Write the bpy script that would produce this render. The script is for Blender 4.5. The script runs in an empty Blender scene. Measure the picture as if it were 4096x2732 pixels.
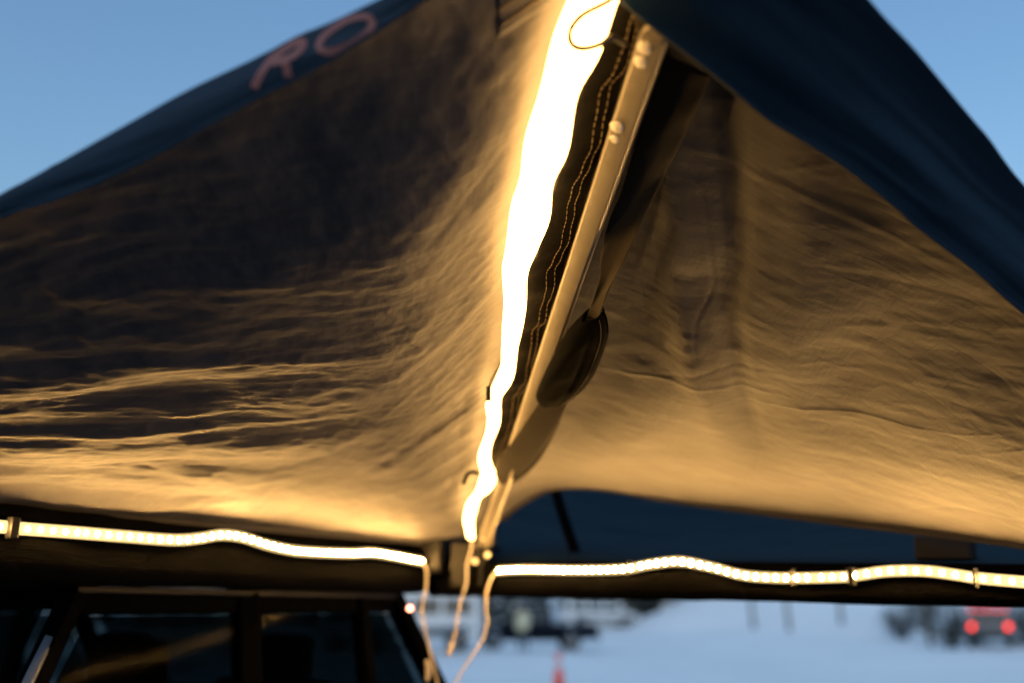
import bpy, bmesh, math, random
import numpy as np
from mathutils import Vector, Matrix
random.seed(7)
R = math.radians
SC = bpy.context.scene
COL = SC.collection

# ------------------------------------------------------------------ camera
CAMZ = 1.72
PITCH = R(15.0)
cam_d = bpy.data.cameras.new('camera')
cam = bpy.data.objects.new('camera', cam_d); COL.objects.link(cam)
cam.location = (0, 0, CAMZ)
cam.rotation_euler = (R(90) + PITCH, 0, 0)
cam_d.lens = 35; cam_d.sensor_width = 36
cam_d.clip_start = 0.05; cam_d.clip_end = 3000
cam_d.dof.use_dof = True
cam_d.dof.focus_distance = 1.86
cam_d.dof.aperture_fstop = 1.2
cam_d.dof.aperture_blades = 9
SC.camera = cam

# ------------------------------------------------------------------ sky and sun (dusk)
SUN_EL, SUN_ROT = 30.0, 200.0
w = bpy.data.worlds.new('World'); SC.world = w; w.use_nodes = True
nt = w.node_tree; bg = nt.nodes['Background']
sky = nt.nodes.new('ShaderNodeTexSky'); sky.sky_type = 'NISHITA'
sky.sun_disc = False
sky.sun_elevation = R(SUN_EL); sky.sun_rotation = R(SUN_ROT)
sky.air_density = 2.0; sky.dust_density = 2.0; sky.ozone_density = 8.0
nt.links.new(sky.outputs[0], bg.inputs[0])
bg.inputs[1].default_value = 0.083
sd = bpy.data.lights.new('sun', 'SUN'); sun = bpy.data.objects.new('sun', sd); COL.objects.link(sun)
sd.energy = 0.03; sd.angle = R(30); sd.color = (1, .85, .7)
az = R(SUN_ROT)
sdir = Vector((math.sin(az) * math.cos(R(SUN_EL)), math.cos(az) * math.cos(R(SUN_EL)), math.sin(R(SUN_EL))))
sun.rotation_euler = sdir.to_track_quat('Z', 'Y').to_euler()
SC.view_settings.view_transform = 'Standard'
SC.view_settings.look = 'None'
SC.view_settings.exposure = 1.0
SC.view_settings.gamma = 1.0
SC.cycles.use_denoising = True
SC.cycles.max_bounces = 4
SC.cycles.transparent_max_bounces = 12
SC.cycles.sample_clamp_indirect = 6.0

# ------------------------------------------------------------------ measuring helpers
F = 35 / 36 * 4096.0
CP, SP = math.cos(PITCH), math.sin(PITCH)
def ray(x, y):
    a = (x - 2048) / F; v = (1366 - y) / F
    return np.array([a, CP - v * SP, SP + v * CP])
ORG = np.array([0, 0, CAMZ])
def PY(x, y, Y):
    d = ray(x, y); return ORG + d * (Y / d[1])
def PP(x, y, p0, n):
    d = ray(x, y); s = np.dot(np.asarray(p0) - ORG, n) / np.dot(d, n)
    return ORG + d * s
def PZ(x, y, z):
    d = ray(x, y); return ORG + d * ((z - CAMZ) / d[2])
B0 = PY(1925, 2200, 3.8)
B1 = PY(2635, 100, 1.18)
ADIR = (B1 - B0) / np.linalg.norm(B1 - B0)
def arm_t(y):
    v = (1366 - y) / F
    def cc(p):
        q = p - ORG
        return q[1] * CP + q[2] * SP, q[2] * CP - q[1] * SP
    f0, u0 = cc(B0); f1, u1 = cc(B1)
    df, du = f1 - f0, u1 - u0
    return (v * f0 - u0) / (du - v * df)
def arm_pt(y):
    return B0 + (B1 - B0) * arm_t(y)
def arm_Y(y):
    return arm_pt(y)[1]

def catmull(P, n, closed=False):
    P = np.asarray(P, float); m = len(P)
    seg = np.linalg.norm(np.diff(P, axis=0), axis=1)
    cum = np.concatenate([[0], np.cumsum(np.sqrt(np.maximum(seg, 1e-9)))]); cum /= cum[-1]
    t = np.linspace(0, 1, n)
    # cubic Hermite with finite-difference tangents
    d = np.zeros_like(P)
    for i in range(m):
        if i == 0: d[i] = (P[1] - P[0]) / (cum[1] - cum[0])
        elif i == m - 1: d[i] = (P[-1] - P[-2]) / (cum[-1] - cum[-2])
        else: d[i] = (P[i + 1] - P[i - 1]) / (cum[i + 1] - cum[i - 1])
    k = np.clip(np.searchsorted(cum, t, side='right') - 1, 0, m - 2)
    h = cum[k + 1] - cum[k]; s = (t - cum[k]) / h
    s = s[:, None]; h = h[:, None]
    return ((2*s**3 - 3*s**2 + 1) * P[k] + (s**3 - 2*s**2 + s) * h * d[k]
            + (-2*s**3 + 3*s**2) * P[k+1] + (s**3 - s**2) * h * d[k+1])
def arc_resample(P, n):
    P = np.asarray(P, float)
    c = np.concatenate([[0], np.cumsum(np.linalg.norm(np.diff(P, axis=0), axis=1))])
    t = np.linspace(0, c[-1], n)
    return np.stack([np.interp(t, c, P[:, k]) for k in range(P.shape[1])], 1)
def spline(P, n):
    return arc_resample(catmull(P, max(200, n * 3)), n)

def _h(ix, iy, seed):
    v = (ix.astype(np.int64) * 374761393 + iy.astype(np.int64) * 668265263 + seed * 2147483647) & 0xFFFFFFFF
    v = ((v ^ (v >> 13)) * 1274126177) & 0xFFFFFFFF
    v = v ^ (v >> 16)
    return (v & 0xFFFF) / 65535.0
def vnoise(x, y, seed=0):
    ix = np.floor(x); iy = np.floor(y); fx = x - ix; fy = y - iy
    fx = fx**3 * (fx * (fx * 6 - 15) + 10); fy = fy**3 * (fy * (fy * 6 - 15) + 10)
    a = _h(ix, iy, seed); b = _h(ix + 1, iy, seed); c = _h(ix, iy + 1, seed); d = _h(ix + 1, iy + 1, seed)
    return (a + (b - a) * fx + (c - a) * fy + (a - b - c + d) * fx * fy) * 2 - 1
def fbm(x, y, seed=0, oct=4, gain=.5):
    s = 0; a = 1; t = 0
    for k in range(oct):
        s = s + a * vnoise(x * 2**k + 13.7 * k, y * 2**k - 7.1 * k, seed + k); t += a; a *= gain
    return s / t
def ridge(x, y, seed=0, oct=3):
    s = 0; a = 1; t = 0
    for k in range(oct):
        s = s + a * (1 - np.abs(vnoise(x * 2**k + 3.3 * k, y * 2**k + 5.9 * k, seed + k)) * 2); t += a; a *= .5
    return s / t
def smooth(e0, e1, x):
    t = np.clip((x - e0) / (e1 - e0), 0, 1); return t * t * (3 - 2 * t)

# ------------------------------------------------------------------ materials
def mat(name, col, rough=.6, metal=0.0, spec=.5, var=.0, var_scale=20, bump=0.0, bump_scale=200, emit=None, estr=0, sheen=0, coat=0):
    m = bpy.data.materials.new(name); m.use_nodes = True
    n = m.node_tree.nodes; l = m.node_tree.links; b = n['Principled BSDF']
    b.inputs['Base Color'].default_value = (*col, 1)
    b.inputs['Roughness'].default_value = rough; b.inputs['Metallic'].default_value = metal
    b.inputs['Specular IOR Level'].default_value = spec
    b.inputs['Sheen Weight'].default_value = sheen
    b.inputs['Coat Weight'].default_value = coat
    tc = n.new('ShaderNodeTexCoord')
    if var > 0:
        no = n.new('ShaderNodeTexNoise'); no.inputs['Scale'].default_value = var_scale; no.inputs['Detail'].default_value = 6
        l.new(tc.outputs['Object'], no.inputs['Vector'])
        mx = n.new('ShaderNodeMix'); mx.data_type = 'RGBA'
        mx.inputs[6].default_value = (*[c * (1 - var) for c in col], 1)
        mx.inputs[7].default_value = (*[min(1, c * (1 + var)) for c in col], 1)
        l.new(no.outputs['Fac'], mx.inputs[0]); l.new(mx.outputs[2], b.inputs['Base Color'])
        mr = n.new('ShaderNodeMapRange'); mr.inputs['To Min'].default_value = max(0, rough - .12); mr.inputs['To Max'].default_value = min(1, rough + .12)
        l.new(no.outputs['Fac'], mr.inputs['Value']); l.new(mr.outputs[0], b.inputs['Roughness'])
    if bump > 0:
        nb = n.new('ShaderNodeTexNoise'); nb.inputs['Scale'].default_value = bump_scale; nb.inputs['Detail'].default_value = 5
        l.new(tc.outputs['Object'], nb.inputs['Vector'])
        bp = n.new('ShaderNodeBump'); bp.inputs['Strength'].default_value = 1; bp.inputs['Distance'].default_value = bump
        l.new(nb.outputs['Fac'], bp.inputs['Height']); l.new(bp.outputs[0], b.inputs['Normal'])
    if emit:
        b.inputs['Emission Color'].default_value = (*emit, 1); b.inputs['Emission Strength'].default_value = estr
    return m

def fabric_mat(name, col, rough=.55, crinkle=.0012, grid=.0, weave=.00015, spec=.3, sheen=.1):
    """woven polyester: colour mottling, crinkle bump, ripstop thread lines and weave; UVs are metres"""
    m = bpy.data.materials.new(name); m.use_nodes = True
    n = m.node_tree.nodes; l = m.node_tree.links; b = n['Principled BSDF']
    b.inputs['Roughness'].default_value = rough; b.inputs['Specular IOR Level'].default_value = spec
    b.inputs['Sheen Weight'].default_value = sheen
    uv = n.new('ShaderNodeUVMap')
    no = n.new('ShaderNodeTexNoise'); no.inputs['Scale'].default_value = 6; no.inputs['Detail'].default_value = 8
    l.new(uv.outputs[0], no.inputs['Vector'])
    mx = n.new('ShaderNodeMix'); mx.data_type = 'RGBA'
    mx.inputs[6].default_value = (*[c * .82 for c in col], 1); mx.inputs[7].default_value = (*[c * 1.15 for c in col], 1)
    l.new(no.outputs['Fac'], mx.inputs[0]); l.new(mx.outputs[2], b.inputs['Base Color'])
    def math_(op, a, bb=None):
        q = n.new('ShaderNodeMath'); q.operation = op
        for i, z in enumerate((a, bb)):
            if z is None: continue
            if isinstance(z, (int, float)): q.inputs[i].default_value = z
            else: l.new(z, q.inputs[i])
        return q.outputs[0]
    # crinkles: stretched, distorted noise
    mp = n.new('ShaderNodeMapping'); mp.inputs['Scale'].default_value = (1.0, 2.2, 1); mp.inputs['Rotation'].default_value = (0, 0, .5)
    l.new(uv.outputs[0], mp.inputs[0])
    c1 = n.new('ShaderNodeTexNoise'); c1.inputs['Scale'].default_value = 16; c1.inputs['Detail'].default_value = 5; c1.inputs['Distortion'].default_value = .8
    l.new(mp.outputs[0], c1.inputs['Vector'])
    hgt = math_('MULTIPLY', c1.outputs['Fac'], crinkle)
    vo = n.new('ShaderNodeTexVoronoi'); vo.feature = 'DISTANCE_TO_EDGE'; vo.inputs['Scale'].default_value = 9
    wv = n.new('ShaderNodeVectorMath'); wv.operation = 'ADD'
    c2 = n.new('ShaderNodeTexNoise'); c2.inputs['Scale'].default_value = 5; c2.inputs['Detail'].default_value = 4
    l.new(uv.outputs[0], c2.inputs['Vector'])
    sc_ = n.new('ShaderNodeVectorMath'); sc_.operation = 'SCALE'; sc_.inputs['Scale'].default_value = .25
    l.new(c2.outputs['Color'], sc_.inputs[0]); l.new(uv.outputs[0], wv.inputs[0]); l.new(sc_.outputs[0], wv.inputs[1])
    l.new(wv.outputs[0], vo.inputs['Vector'])
    cr = n.new('ShaderNodeMapRange'); cr.interpolation_type = 'SMOOTHSTEP'
    cr.inputs['From Max'].default_value = .06; cr.inputs['To Min'].default_value = 1; cr.inputs['To Max'].default_value = 0
    l.new(vo.outputs['Distance'], cr.inputs['Value'])
    hgt = math_('ADD', hgt, math_('MULTIPLY', cr.outputs[0], crinkle * .12))
    if grid > 0:
        sx = n.new('ShaderNodeSeparateXYZ'); l.new(uv.outputs[0], sx.inputs[0])
        for ch, pitch_, in ((0, .016), (1, .013)):
            fr = math_('FRACT', math_('DIVIDE', sx.outputs[ch], pitch_))
            q = n.new('ShaderNodeMapRange'); q.interpolation_type = 'SMOOTHSTEP'
            q.inputs['From Min'].default_value = 0; q.inputs['From Max'].default_value = .09
            q.inputs['To Min'].default_value = 1; q.inputs['To Max'].default_value = 0
            l.new(math_('ABSOLUTE', math_('SUBTRACT', fr, .5)), q.inputs['Value'])
            brk = n.new('ShaderNodeTexNoise'); brk.inputs['Scale'].default_value = 12
            l.new(uv.outputs[0], brk.inputs['Vector'])
            hgt = math_('ADD', hgt, math_('MULTIPLY', math_('MULTIPLY', q.outputs[0], brk.outputs['Fac']), grid))
    if grid > 0:
        mq = n.new('ShaderNodeMapping'); mq.inputs['Scale'].default_value = (75, 5, 1); mq.inputs['Rotation'].default_value = (0, 0, .36); l.new(uv.outputs[0], mq.inputs[0])
        cq = n.new('ShaderNodeTexNoise'); cq.inputs['Scale'].default_value = 1; cq.inputs['Detail'].default_value = 3; cq.inputs['Distortion'].default_value = .5; l.new(mq.outputs[0], cq.inputs['Vector'])
        hgt = math_('ADD', hgt, math_('MULTIPLY', cq.outputs['Fac'], .0007))
    c3 = n.new('ShaderNodeTexNoise'); c3.inputs['Scale'].default_value = 420; c3.inputs['Detail'].default_value = 2
    l.new(uv.outputs[0], c3.inputs['Vector'])
    hgt = math_('ADD', hgt, math_('MULTIPLY', c3.outputs['Fac'], weave))
    bp = n.new('ShaderNodeBump'); bp.inputs['Strength'].default_value = 1; bp.inputs['Distance'].default_value = 1
    l.new(hgt, bp.inputs['Height']); l.new(bp.outputs[0], b.inputs['Normal'])
    return m

def glass_mat(name, tint, rough=.09):
    m = bpy.data.materials.new(name); m.use_nodes = True
    n = m.node_tree.nodes; l = m.node_tree.links; n.remove(n['Principled BSDF'])
    tr = n.new('ShaderNodeBsdfTransparent'); tr.inputs[0].default_value = (*tint, 1)
    gl = n.new('ShaderNodeBsdfGlossy'); gl.inputs['Roughness'].default_value = rough; gl.inputs[0].default_value = (.006, .006, .006, 1)
    lw = n.new('ShaderNodeLayerWeight'); lw.inputs[0].default_value = .5
    pw_ = n.new('ShaderNodeMath'); pw_.operation = 'POWER'; pw_.inputs[1].default_value = 4; l.new(lw.outputs['Facing'], pw_.inputs[0])
    fr = n.new('ShaderNodeMath'); fr.operation = 'MULTIPLY_ADD'; fr.inputs[1].default_value = .9; fr.inputs[2].default_value = .05; l.new(pw_.outputs[0], fr.inputs[0])
    mx = n.new('ShaderNodeMixShader')
    l.new(fr.outputs[0], mx.inputs[0]); l.new(tr.outputs[0], mx.inputs[1]); l.new(gl.outputs[0], mx.inputs[2])
    l.new(mx.outputs[0], n['Material Output'].inputs['Surface'])
    return m

WARM = (1.0, .53, .145)
M = {}
M['panel'] = fabric_mat('awning_underside', (.072, .069, .077), .62, .0007, .00012)
M['far_panel'] = fabric_mat('awning_shaded_underside', (.008, .020, .029), .8, .0015, 0, spec=.04, sheen=0)  # same grey cloth as the other panels, bluish shade put into its colour
M['valance'] = fabric_mat('awning_outside', (.004, .024, .050), .7, .0008, 0, sheen=0)
M['webbing'] = fabric_mat('dark_webbing', (.0045, .004, .0035), .8, .0015, .0004, .0006, spec=.10, sheen=0)
M['strap'] = fabric_mat('khaki_strap', (.042, .036, .027), .75, .0006, 0, .0004, spec=.12, sheen=0)
M['pad'] = fabric_mat('strap_pad', (.0016, .0016, .0018), .85, .0010, 0, .0003, spec=.03, sheen=0)
M['bag'] = fabric_mat('awning_bag', (.0016, .0016, .0018), .9, .003, 0, spec=.03, sheen=0)
M['letter'] = mat('faded_print', (.26, .105, .10), .7, var=.2, var_scale=60)
M['thread'] = mat('thread', (.16, .12, .07), .7)
M['alu'] = mat('brushed_aluminium', (.36, .33, .27), .38, .5, var=.12, var_scale=40, bump=.0001, bump_scale=500)
M['bolt'] = mat('snap_painted_glint', (.95, .90, .80), .3, 0)  # pale diffuse base stands in for bright specular glints
M['black'] = mat('black_plastic', (.008, .008, .009), .55, spec=.2, var=.2)
M['steel'] = mat('dark_coated_steel', (.004, .004, .0045), .55, 0, .3, var=.2)
M['plate'] = mat('bracket_plate', (.16, .15, .13), .4, .9, var=.15)
M['cord'] = mat('black_elastic', (.010, .009, .009), .6)
M['cable'] = mat('white_cable', (.55, .50, .45), .45)
M['sleeve'] = mat('led_sleeve', (.5, .45, .4), .5, emit=WARM, estr=10.5)
M['tape'] = mat('led_tape', (.04, .035, .03), .6, spec=.1, emit=(1,.68,.27), estr=.8)
M['tape_back'] = mat('led_tape_back', (.10, .09, .08), .6)
M['led'] = mat('led_bead', (.9, .9, .8), .3, emit=WARM, estr=400)
M['led_fresh'] = mat('led_bead_bright', (.9, .9, .8), .3, emit=WARM, estr=640)
M['paint_dark'] = mat('charcoal_car_paint', (.0010, .0011, .0013), .8, 0, .01, coat=.0, var=.1)
M['trim'] = mat('black_trim', (.004, .004, .0045), .55, spec=.12)
M['sky_highlight'] = mat('painted_sky_highlight', (.10, .12, .15), .4, .3)  # pale blue-grey stands in for reflected sky
M['glass'] = glass_mat('tinted_glass', (.27, .32, .33))
M['farglass'] = mat('dark_car_glass', (.012, .016, .02), .06)
M['rubber'] = mat('tyre_rubber', (.012, .012, .012), .8, var=.2)
M['rim'] = mat('wheel_rim', (.25, .25, .26), .35, .8)
M['seat'] = mat('seat_cloth', (.02, .02, .022), .8, var=.2)
M['red_lamp'] = mat('lit_red_lamp', (.5, .02, .01), .2, emit=(1, .035, .012), estr=2.6)
M['red_lens'] = mat('red_lens', (.35, .01, .01), .15)
M['marker'] = mat('marker_glint', (.6, .2, .12), .2, emit=(1, .30, .16), estr=9)
M['headlamp'] = mat('headlamp_lens', (.6, .62, .65), .1)
M['chrome'] = mat('chrome', (.6, .6, .62), .15, 1.0)

# ------------------------------------------------------------------ object helpers
def link(o, parent=None, label=None, cat=None, group=None, kind=None):
    COL.objects.link(o)
    if parent: o.parent = parent
    if label: o['label'] = label
    if cat: o['category'] = cat
    if group: o['group'] = group
    if kind: o['kind'] = kind
    return o
def thing(name, label, cat, loc=(0, 0, 0), rz=0, group=None):
    o = bpy.data.objects.new(name, None); o.empty_display_size = .1
    o.location = loc; o.rotation_euler = (0, 0, rz)
    return link(o, None, label, cat, group)
def from_np(name, V, faces, m, parent=None, uv=None, smooth_=True, **kw):
    me = bpy.data.meshes.new(name)
    me.from_pydata([tuple(v) for v in V], [], faces)
    if uv is not None:
        ul = me.uv_layers.new(name='UVMap')
        li = np.zeros(len(me.loops), int); me.loops.foreach_get('vertex_index', li)
        ul.data.foreach_set('uv', np.asarray(uv, float)[li].ravel())
    me.polygons.foreach_set('use_smooth', [smooth_] * len(me.polygons))
    if m: me.materials.append(m)
    me.update()
    return link(bpy.data.objects.new(name, me), parent, **kw)
def offset(o, parent):
    """keep world-coordinate meshes in place under a parent that has a location"""
    o.matrix_parent_inverse = parent.matrix_basis.inverted()
def grid_obj(name, G, m, parent=None, uv=None, thick=0, **kw):
    nu, nv = G.shape[:2]
    V = G.reshape(-1, 3)
    if uv is None:
        du = np.concatenate([np.zeros((1, nv)), np.cumsum(np.linalg.norm(np.diff(G, axis=0), axis=2), 0)])
        dv = np.concatenate([np.zeros((nu, 1)), np.cumsum(np.linalg.norm(np.diff(G, axis=1), axis=2), 1)], 1)
        uv = np.stack([du, dv], 2)
    idx = np.arange(nu * nv).reshape(nu, nv)
    f = np.stack([idx[:-1, :-1], idx[1:, :-1], idx[1:, 1:], idx[:-1, 1:]], 2).reshape(-1, 4)
    o = from_np(name, V, f.tolist(), m, parent, uv.reshape(-1, 2), **kw)
    if thick:
        s = o.modifiers.new('thickness', 'SOLIDIFY'); s.thickness = thick; s.offset = 0
    return o
def band(name, L, Rr, m, parent=None, thick=.004, n=60, across=10, sq=.5, wav=None, cap=True, toward=None, **kw):
    """closed strap-like body between a left and a right edge; thick is the half thickness (number or list)"""
    L = catmull(L, n); Rr = catmull(Rr, n)
    C = (L + Rr) / 2; W = (Rr - L) / 2
    T = np.gradient(C, axis=0); T /= np.linalg.norm(T, axis=1)[:, None]
    N = np.cross(T, W); N /= np.linalg.norm(N, axis=1)[:, None]
    dirc = ORG - C
    sg = np.sign((N * dirc).sum(1)); N *= sg[:, None]
    th = np.interp(np.linspace(0, 1, n), np.linspace(0, 1, len(thick)), thick) if hasattr(thick, '__len__') else np.full(n, thick)
    a = np.linspace(0, 2 * math.pi, across * 2, endpoint=False)
    ca = np.sign(np.cos(a)) * np.abs(np.cos(a)) ** sq; sa = np.sign(np.sin(a)) * np.abs(np.sin(a)) ** sq
    G = C[:, None] + W[:, None] * ca[None, :, None] + N[:, None] * (th[:, None] * sa[None])[:, :, None]
    if wav is not None:
        G = G + N[:, None] * wav(np.linspace(0, 1, n)[:, None], ca[None])[:, :, None]
    nv = across * 2
    V = G.reshape(-1, 3)
    s = np.concatenate([[0], np.cumsum(np.linalg.norm(np.diff(C, axis=0), axis=1))])
    uv = np.stack([np.repeat(s, nv), (ca[None] * np.linalg.norm(W, axis=1)[:, None]).ravel()], 1)
    f = []
    for i in range(n - 1):
        for j in range(nv):
            f.append((i * nv + j, (i + 1) * nv + j, (i + 1) * nv + (j + 1) % nv, i * nv + (j + 1) % nv))
    if cap:
        f.append(tuple(range(nv))); f.append(tuple(range((n - 1) * nv, n * nv))[::-1])
    o = from_np(name, V, f, m, parent, uv, **kw)
    return o, (C, W, N)
def tube_data(P, r, sides=8):
    P = np.asarray(P, float); n = len(P)
    T = np.gradient(P, axis=0); T /= np.linalg.norm(T, axis=1)[:, None] + 1e-12
    up = np.array([0, 0, 1.0]); 
    if abs(T[0] @ up) > .9: up = np.array([1.0, 0, 0])
    A = up - (up @ T[0]) * T[0]; A /= np.linalg.norm(A)
    V = []; rr = np.interp(np.linspace(0, 1, n), np.linspace(0, 1, len(r)), r) if hasattr(r, '__len__') else np.full(n, r)
    for i in range(n):
        A = A - (A @ T[i]) * T[i]; A /= np.linalg.norm(A); Bv = np.cross(T[i], A)
        for k in range(sides):
            q = 2 * math.pi * k / sides
            V.append(P[i] + rr[i] * (A * math.cos(q) + Bv * math.sin(q)))
    f = [(i * sides + k, i * sides + (k + 1) % sides, (i + 1) * sides + (k + 1) % sides, (i + 1) * sides + k)
         for i in range(n - 1) for k in range(sides)]
    f.append(tuple(range(sides))[::-1]); f.append(tuple(range((n - 1) * sides, n * sides)))
    return V, f
def tube(name, P, r, m, parent=None, sides=8, n=None, **kw):
    if n: P = spline(P, n)
    V, f = tube_data(P, r, sides)
    return from_np(name, V, f, m, parent, **kw)
def bm_obj(name, bm, m, parent=None, smooth_=False, **kw):
    me = bpy.data.meshes.new(name); bmesh.ops.recalc_face_normals(bm, faces=bm.faces); bm.to_mesh(me); bm.free()
    me.polygons.foreach_set('use_smooth', [smooth_] * len(me.polygons))
    if m: me.materials.append(m)
    return link(bpy.data.objects.new(name, me), parent, **kw)
def box_bm(bm, c, s, rot=None, bev=0.0):
    r = bmesh.ops.create_cube(bm, size=1)
    vs = r['verts']
    mtx = Matrix.Translation(Vector(c)) @ (rot.to_4x4() if rot else Matrix()) @ Matrix.Diagonal((*s, 1))
    bmesh.ops.transform(bm, matrix=mtx, verts=vs)
    if bev:
        es = list({e for v in vs for e in v.link_edges})
        bmesh.ops.bevel(bm, geom=es, offset=bev, segments=2, affect='EDGES', profile=.6)
def box(name, c, s, m, parent=None, rot=None, bev=0.0, **kw):
    bm = bmesh.new(); box_bm(bm, c, s, rot, bev); return bm_obj(name, bm, m, parent, **kw)
def frame_rot(xdir, zhint=(0, 0, 1)):
    x = Vector(xdir).normalized(); z = Vector(zhint); y = z.cross(x).normalized(); z = x.cross(y)
    return Matrix((x, y, z)).transposed()
def beam(name, a, b, wy, wz, m, parent=None, bev=.003, **kw):
    a = Vector(a); b = Vector(b)
    return box(name, (a + b) / 2, ((b - a).length, wy, wz), m, parent, frame_rot(b - a), bev, **kw)
def prism(name, poly, y0, y1, m, parent=None, bev=0, smooth_=False, taper=None, **kw):
    """polygon in local (x,z) extruded along y"""
    bm = bmesh.new()
    a = [bm.verts.new((x, y0, z)) for x, z in poly]; b = [bm.verts.new((x, y1, z)) for x, z in poly]
    bm.faces.new(a); bm.faces.new(b[::-1])
    for i in range(len(poly)):
        j = (i + 1) % len(poly); bm.faces.new((a[i], b[i], b[j], a[j]))
    if bev:
        bmesh.ops.bevel(bm, geom=list(bm.edges), offset=bev, segments=2, affect='EDGES', profile=.6)
    return bm_obj(name, bm, m, parent, smooth_, **kw)
def cyl_bm(bm, c, r, h, axis='Z', seg=20, r2=None):
    q = bmesh.ops.create_cone(bm, cap_ends=True, segments=seg, radius1=r, radius2=r if r2 is None else r2, depth=h)
    rot = {'Z': Matrix(), 'Y': Matrix.Rotation(R(90), 4, 'X'), 'X': Matrix.Rotation(R(90), 4, 'Y')}[axis]
    bmesh.ops.transform(bm, matrix=Matrix.Translation(Vector(c)) @ rot, verts=q['verts'])
    return q['verts']
def copy_tree(o, parent=None):
    c = o.copy(); COL.objects.link(c); c.parent = parent
    if parent: c.matrix_parent_inverse = o.matrix_parent_inverse.copy()
    for ch in list(o.children): copy_tree(ch, c)
    return c

# ================================================================== GROUND
def bank_h(x, y):
    """ploughed snow bank right of centre, low swells elsewhere"""
    d = np.hypot(x, y)
    h = 3.4 * np.exp(-((x - 26) / 11.5) ** 4) * smooth(50, 78, y - .10 * (x - 20)) * (1 - .5 * smooth(95, 130, y))
    h = h + 1.5 * np.exp(-((x - 14) / 5.) ** 2) * smooth(58, 76, y) * (1 - smooth(85, 110, y))
    h = h + .26 * fbm(x / 5, y / 5, 3, 4) * smooth(22, 32, d) * (1 - smooth(120, 220, d))
    h = h + .7 * smooth(40, 60, y) * np.exp(-((x - 27) / 12) ** 2) * np.maximum(0, fbm(x / 7, y / 7, 9, 3))
    h = h + 10 * smooth(170, 420, d)
    return h
rad = np.concatenate([[0.01], np.linspace(8, 130, 150), np.geomspace(134, 900, 30)])
ang = np.linspace(0, 2 * math.pi, 361)[:-1]
RR, AA = np.meshgrid(rad, ang, indexing='ij')
gx, gy = RR * np.sin(AA), RR * np.cos(AA)
gz = np.where(RR < 22, 0, bank_h(gx, gy)) - .004
V = np.stack([gx, gy, gz], 2).reshape(-1, 3)
na = len(ang); ff = []
for i in range(len(rad) - 1):
    for j in range(na):
        k = (j + 1) % na
        ff.append((i * na + j, i * na + k, (i + 1) * na + k, (i + 1) * na + j))
def snow_mat():
    m = mat('trodden_snow', (.88, .91, .89), .6, var=.12, var_scale=.22, bump=.06, bump_scale=1.6)
    return m
M['snow'] = snow_mat()
from_np('ground', V, ff, M['snow'], kind='structure')
lp = catmull(np.array([(3.5, -22), (2.8, -8), (2.6, -2), (2.8, 1.5), (2.4, 5.2), (1.2, 8.2), (-2, 11), (-7, 13.5), (-13, 14), (-20, 8), (-24, -4), (-18, -18), (-8, -25), (3.5, -22)]), 90)[:-1]
M['dark_ground'] = mat('added_dark_ground', (.016, .016, .018), .6, var=.3, var_scale=3, bump=.01, bump_scale=60)
from_np('unseen_dark_lot', [(x, y, .004) for x, y in lp], [tuple(range(len(lp)))], M['dark_ground'], smooth_=False, kind='structure')  # unseen dark ground, added and shaped to dim light under the awning

# ================================================================== AWNING
SEAM_UP = np.array([0, 0, .058])
CORNER = B0 + (B1 - B0) * 1.113
aw = thing('vehicle_awning', 'large dark fabric vehicle awning with lettered edge flap and metal arms', 'awning')
V1 = PY(1690, 2168, 3.84); V2 = PY(0, 2022, 2.24); LEND = V1 + 1.55 * (V2 - V1)
HS = B0 + SEAM_UP
pl_n = np.cross(V2 - HS, CORNER + SEAM_UP - HS); pl_n /= np.linalg.norm(pl_n)
top_l = [(1700, -110), (1400, 54), (1227, 131), (1012, 238), (750, 363), (494, 506), (250, 643), (0, 780)]
bot_l = [(1700, 0), (1400, 202), (1251, 286), (1012, 410), (750, 554), (494, 688), (250, 792), (0, 875)]
E_left = [CORNER + SEAM_UP] + [PP(x, y, HS, pl_n) for x, y in top_l] + [PP(-420, 1000, HS, pl_n), LEND]
E_left = np.array(E_left)
bottom_r = [(2010, 2080, 3.74), (2060, 2030, 3.70), (2150, 1975, 3.62), (2240, 1946, 3.55), (2420, 1953, 3.42), (2700, 2000, 3.2), (3300, 2080, 2.8), (4096, 2180, 2.35)]
Bt = [PY(*p) for p in bottom_r]
REND = Bt[-1] + (Bt[-1] - Bt[-2]) * .95 + np.array([0, 0, -.03]); Bt.append(REND)
pr_n = np.cross(Bt[-2] - HS, CORNER + SEAM_UP - HS); pr_n /= np.linalg.norm(pr_n)
top_r = [(3480, 0), (3546, 77), (3653, 190), (3748, 304), (3885, 470), (3957, 554), (4028, 655), (4096, 738)]
E_right = np.array([CORNER + SEAM_UP, PP(3200, -330, HS, pr_n)] + [PP(x, y, HS, pr_n) for x, y in top_r] + [PP(4500, 1180, HS, pr_n), REND])

def coons(seam, edge, inner, outer):
    """seam(u), edge(u): nu x 3 ; inner(v), outer(v): nv x 3"""
    nu, nv = len(seam), len(inner)
    u = np.linspace(0, 1, nu)[:, None, None]; v = np.linspace(0, 1, nv)[None, :, None]
    ruled_v = (1 - v) * seam[:, None] + v * edge[:, None]
    ruled_u = (1 - u) * inner[None] + u * outer[None]
    bil = ((1 - u) * (1 - v) * seam[0] + (1 - u) * v * edge[0] + u * (1 - v) * seam[-1] + u * v * edge[-1])
    return ruled_v + ruled_u - bil
NU, NV = 430, 430
def lin(a, b, n): return a + (b - a) * np.linspace(0, 1, n)[:, None]
seamP = lin(HS, CORNER + SEAM_UP, NU)
GL = coons(seamP, lin(V1, LEND, NU), lin(HS, V1, NV), spline(E_left, NV))
u = np.linspace(0, 1, NU)[:, None]; v = np.linspace(0, 1, NV)[None]
nrm = pl_n if pl_n[2] < 0 else -pl_n            # pointing down
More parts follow.
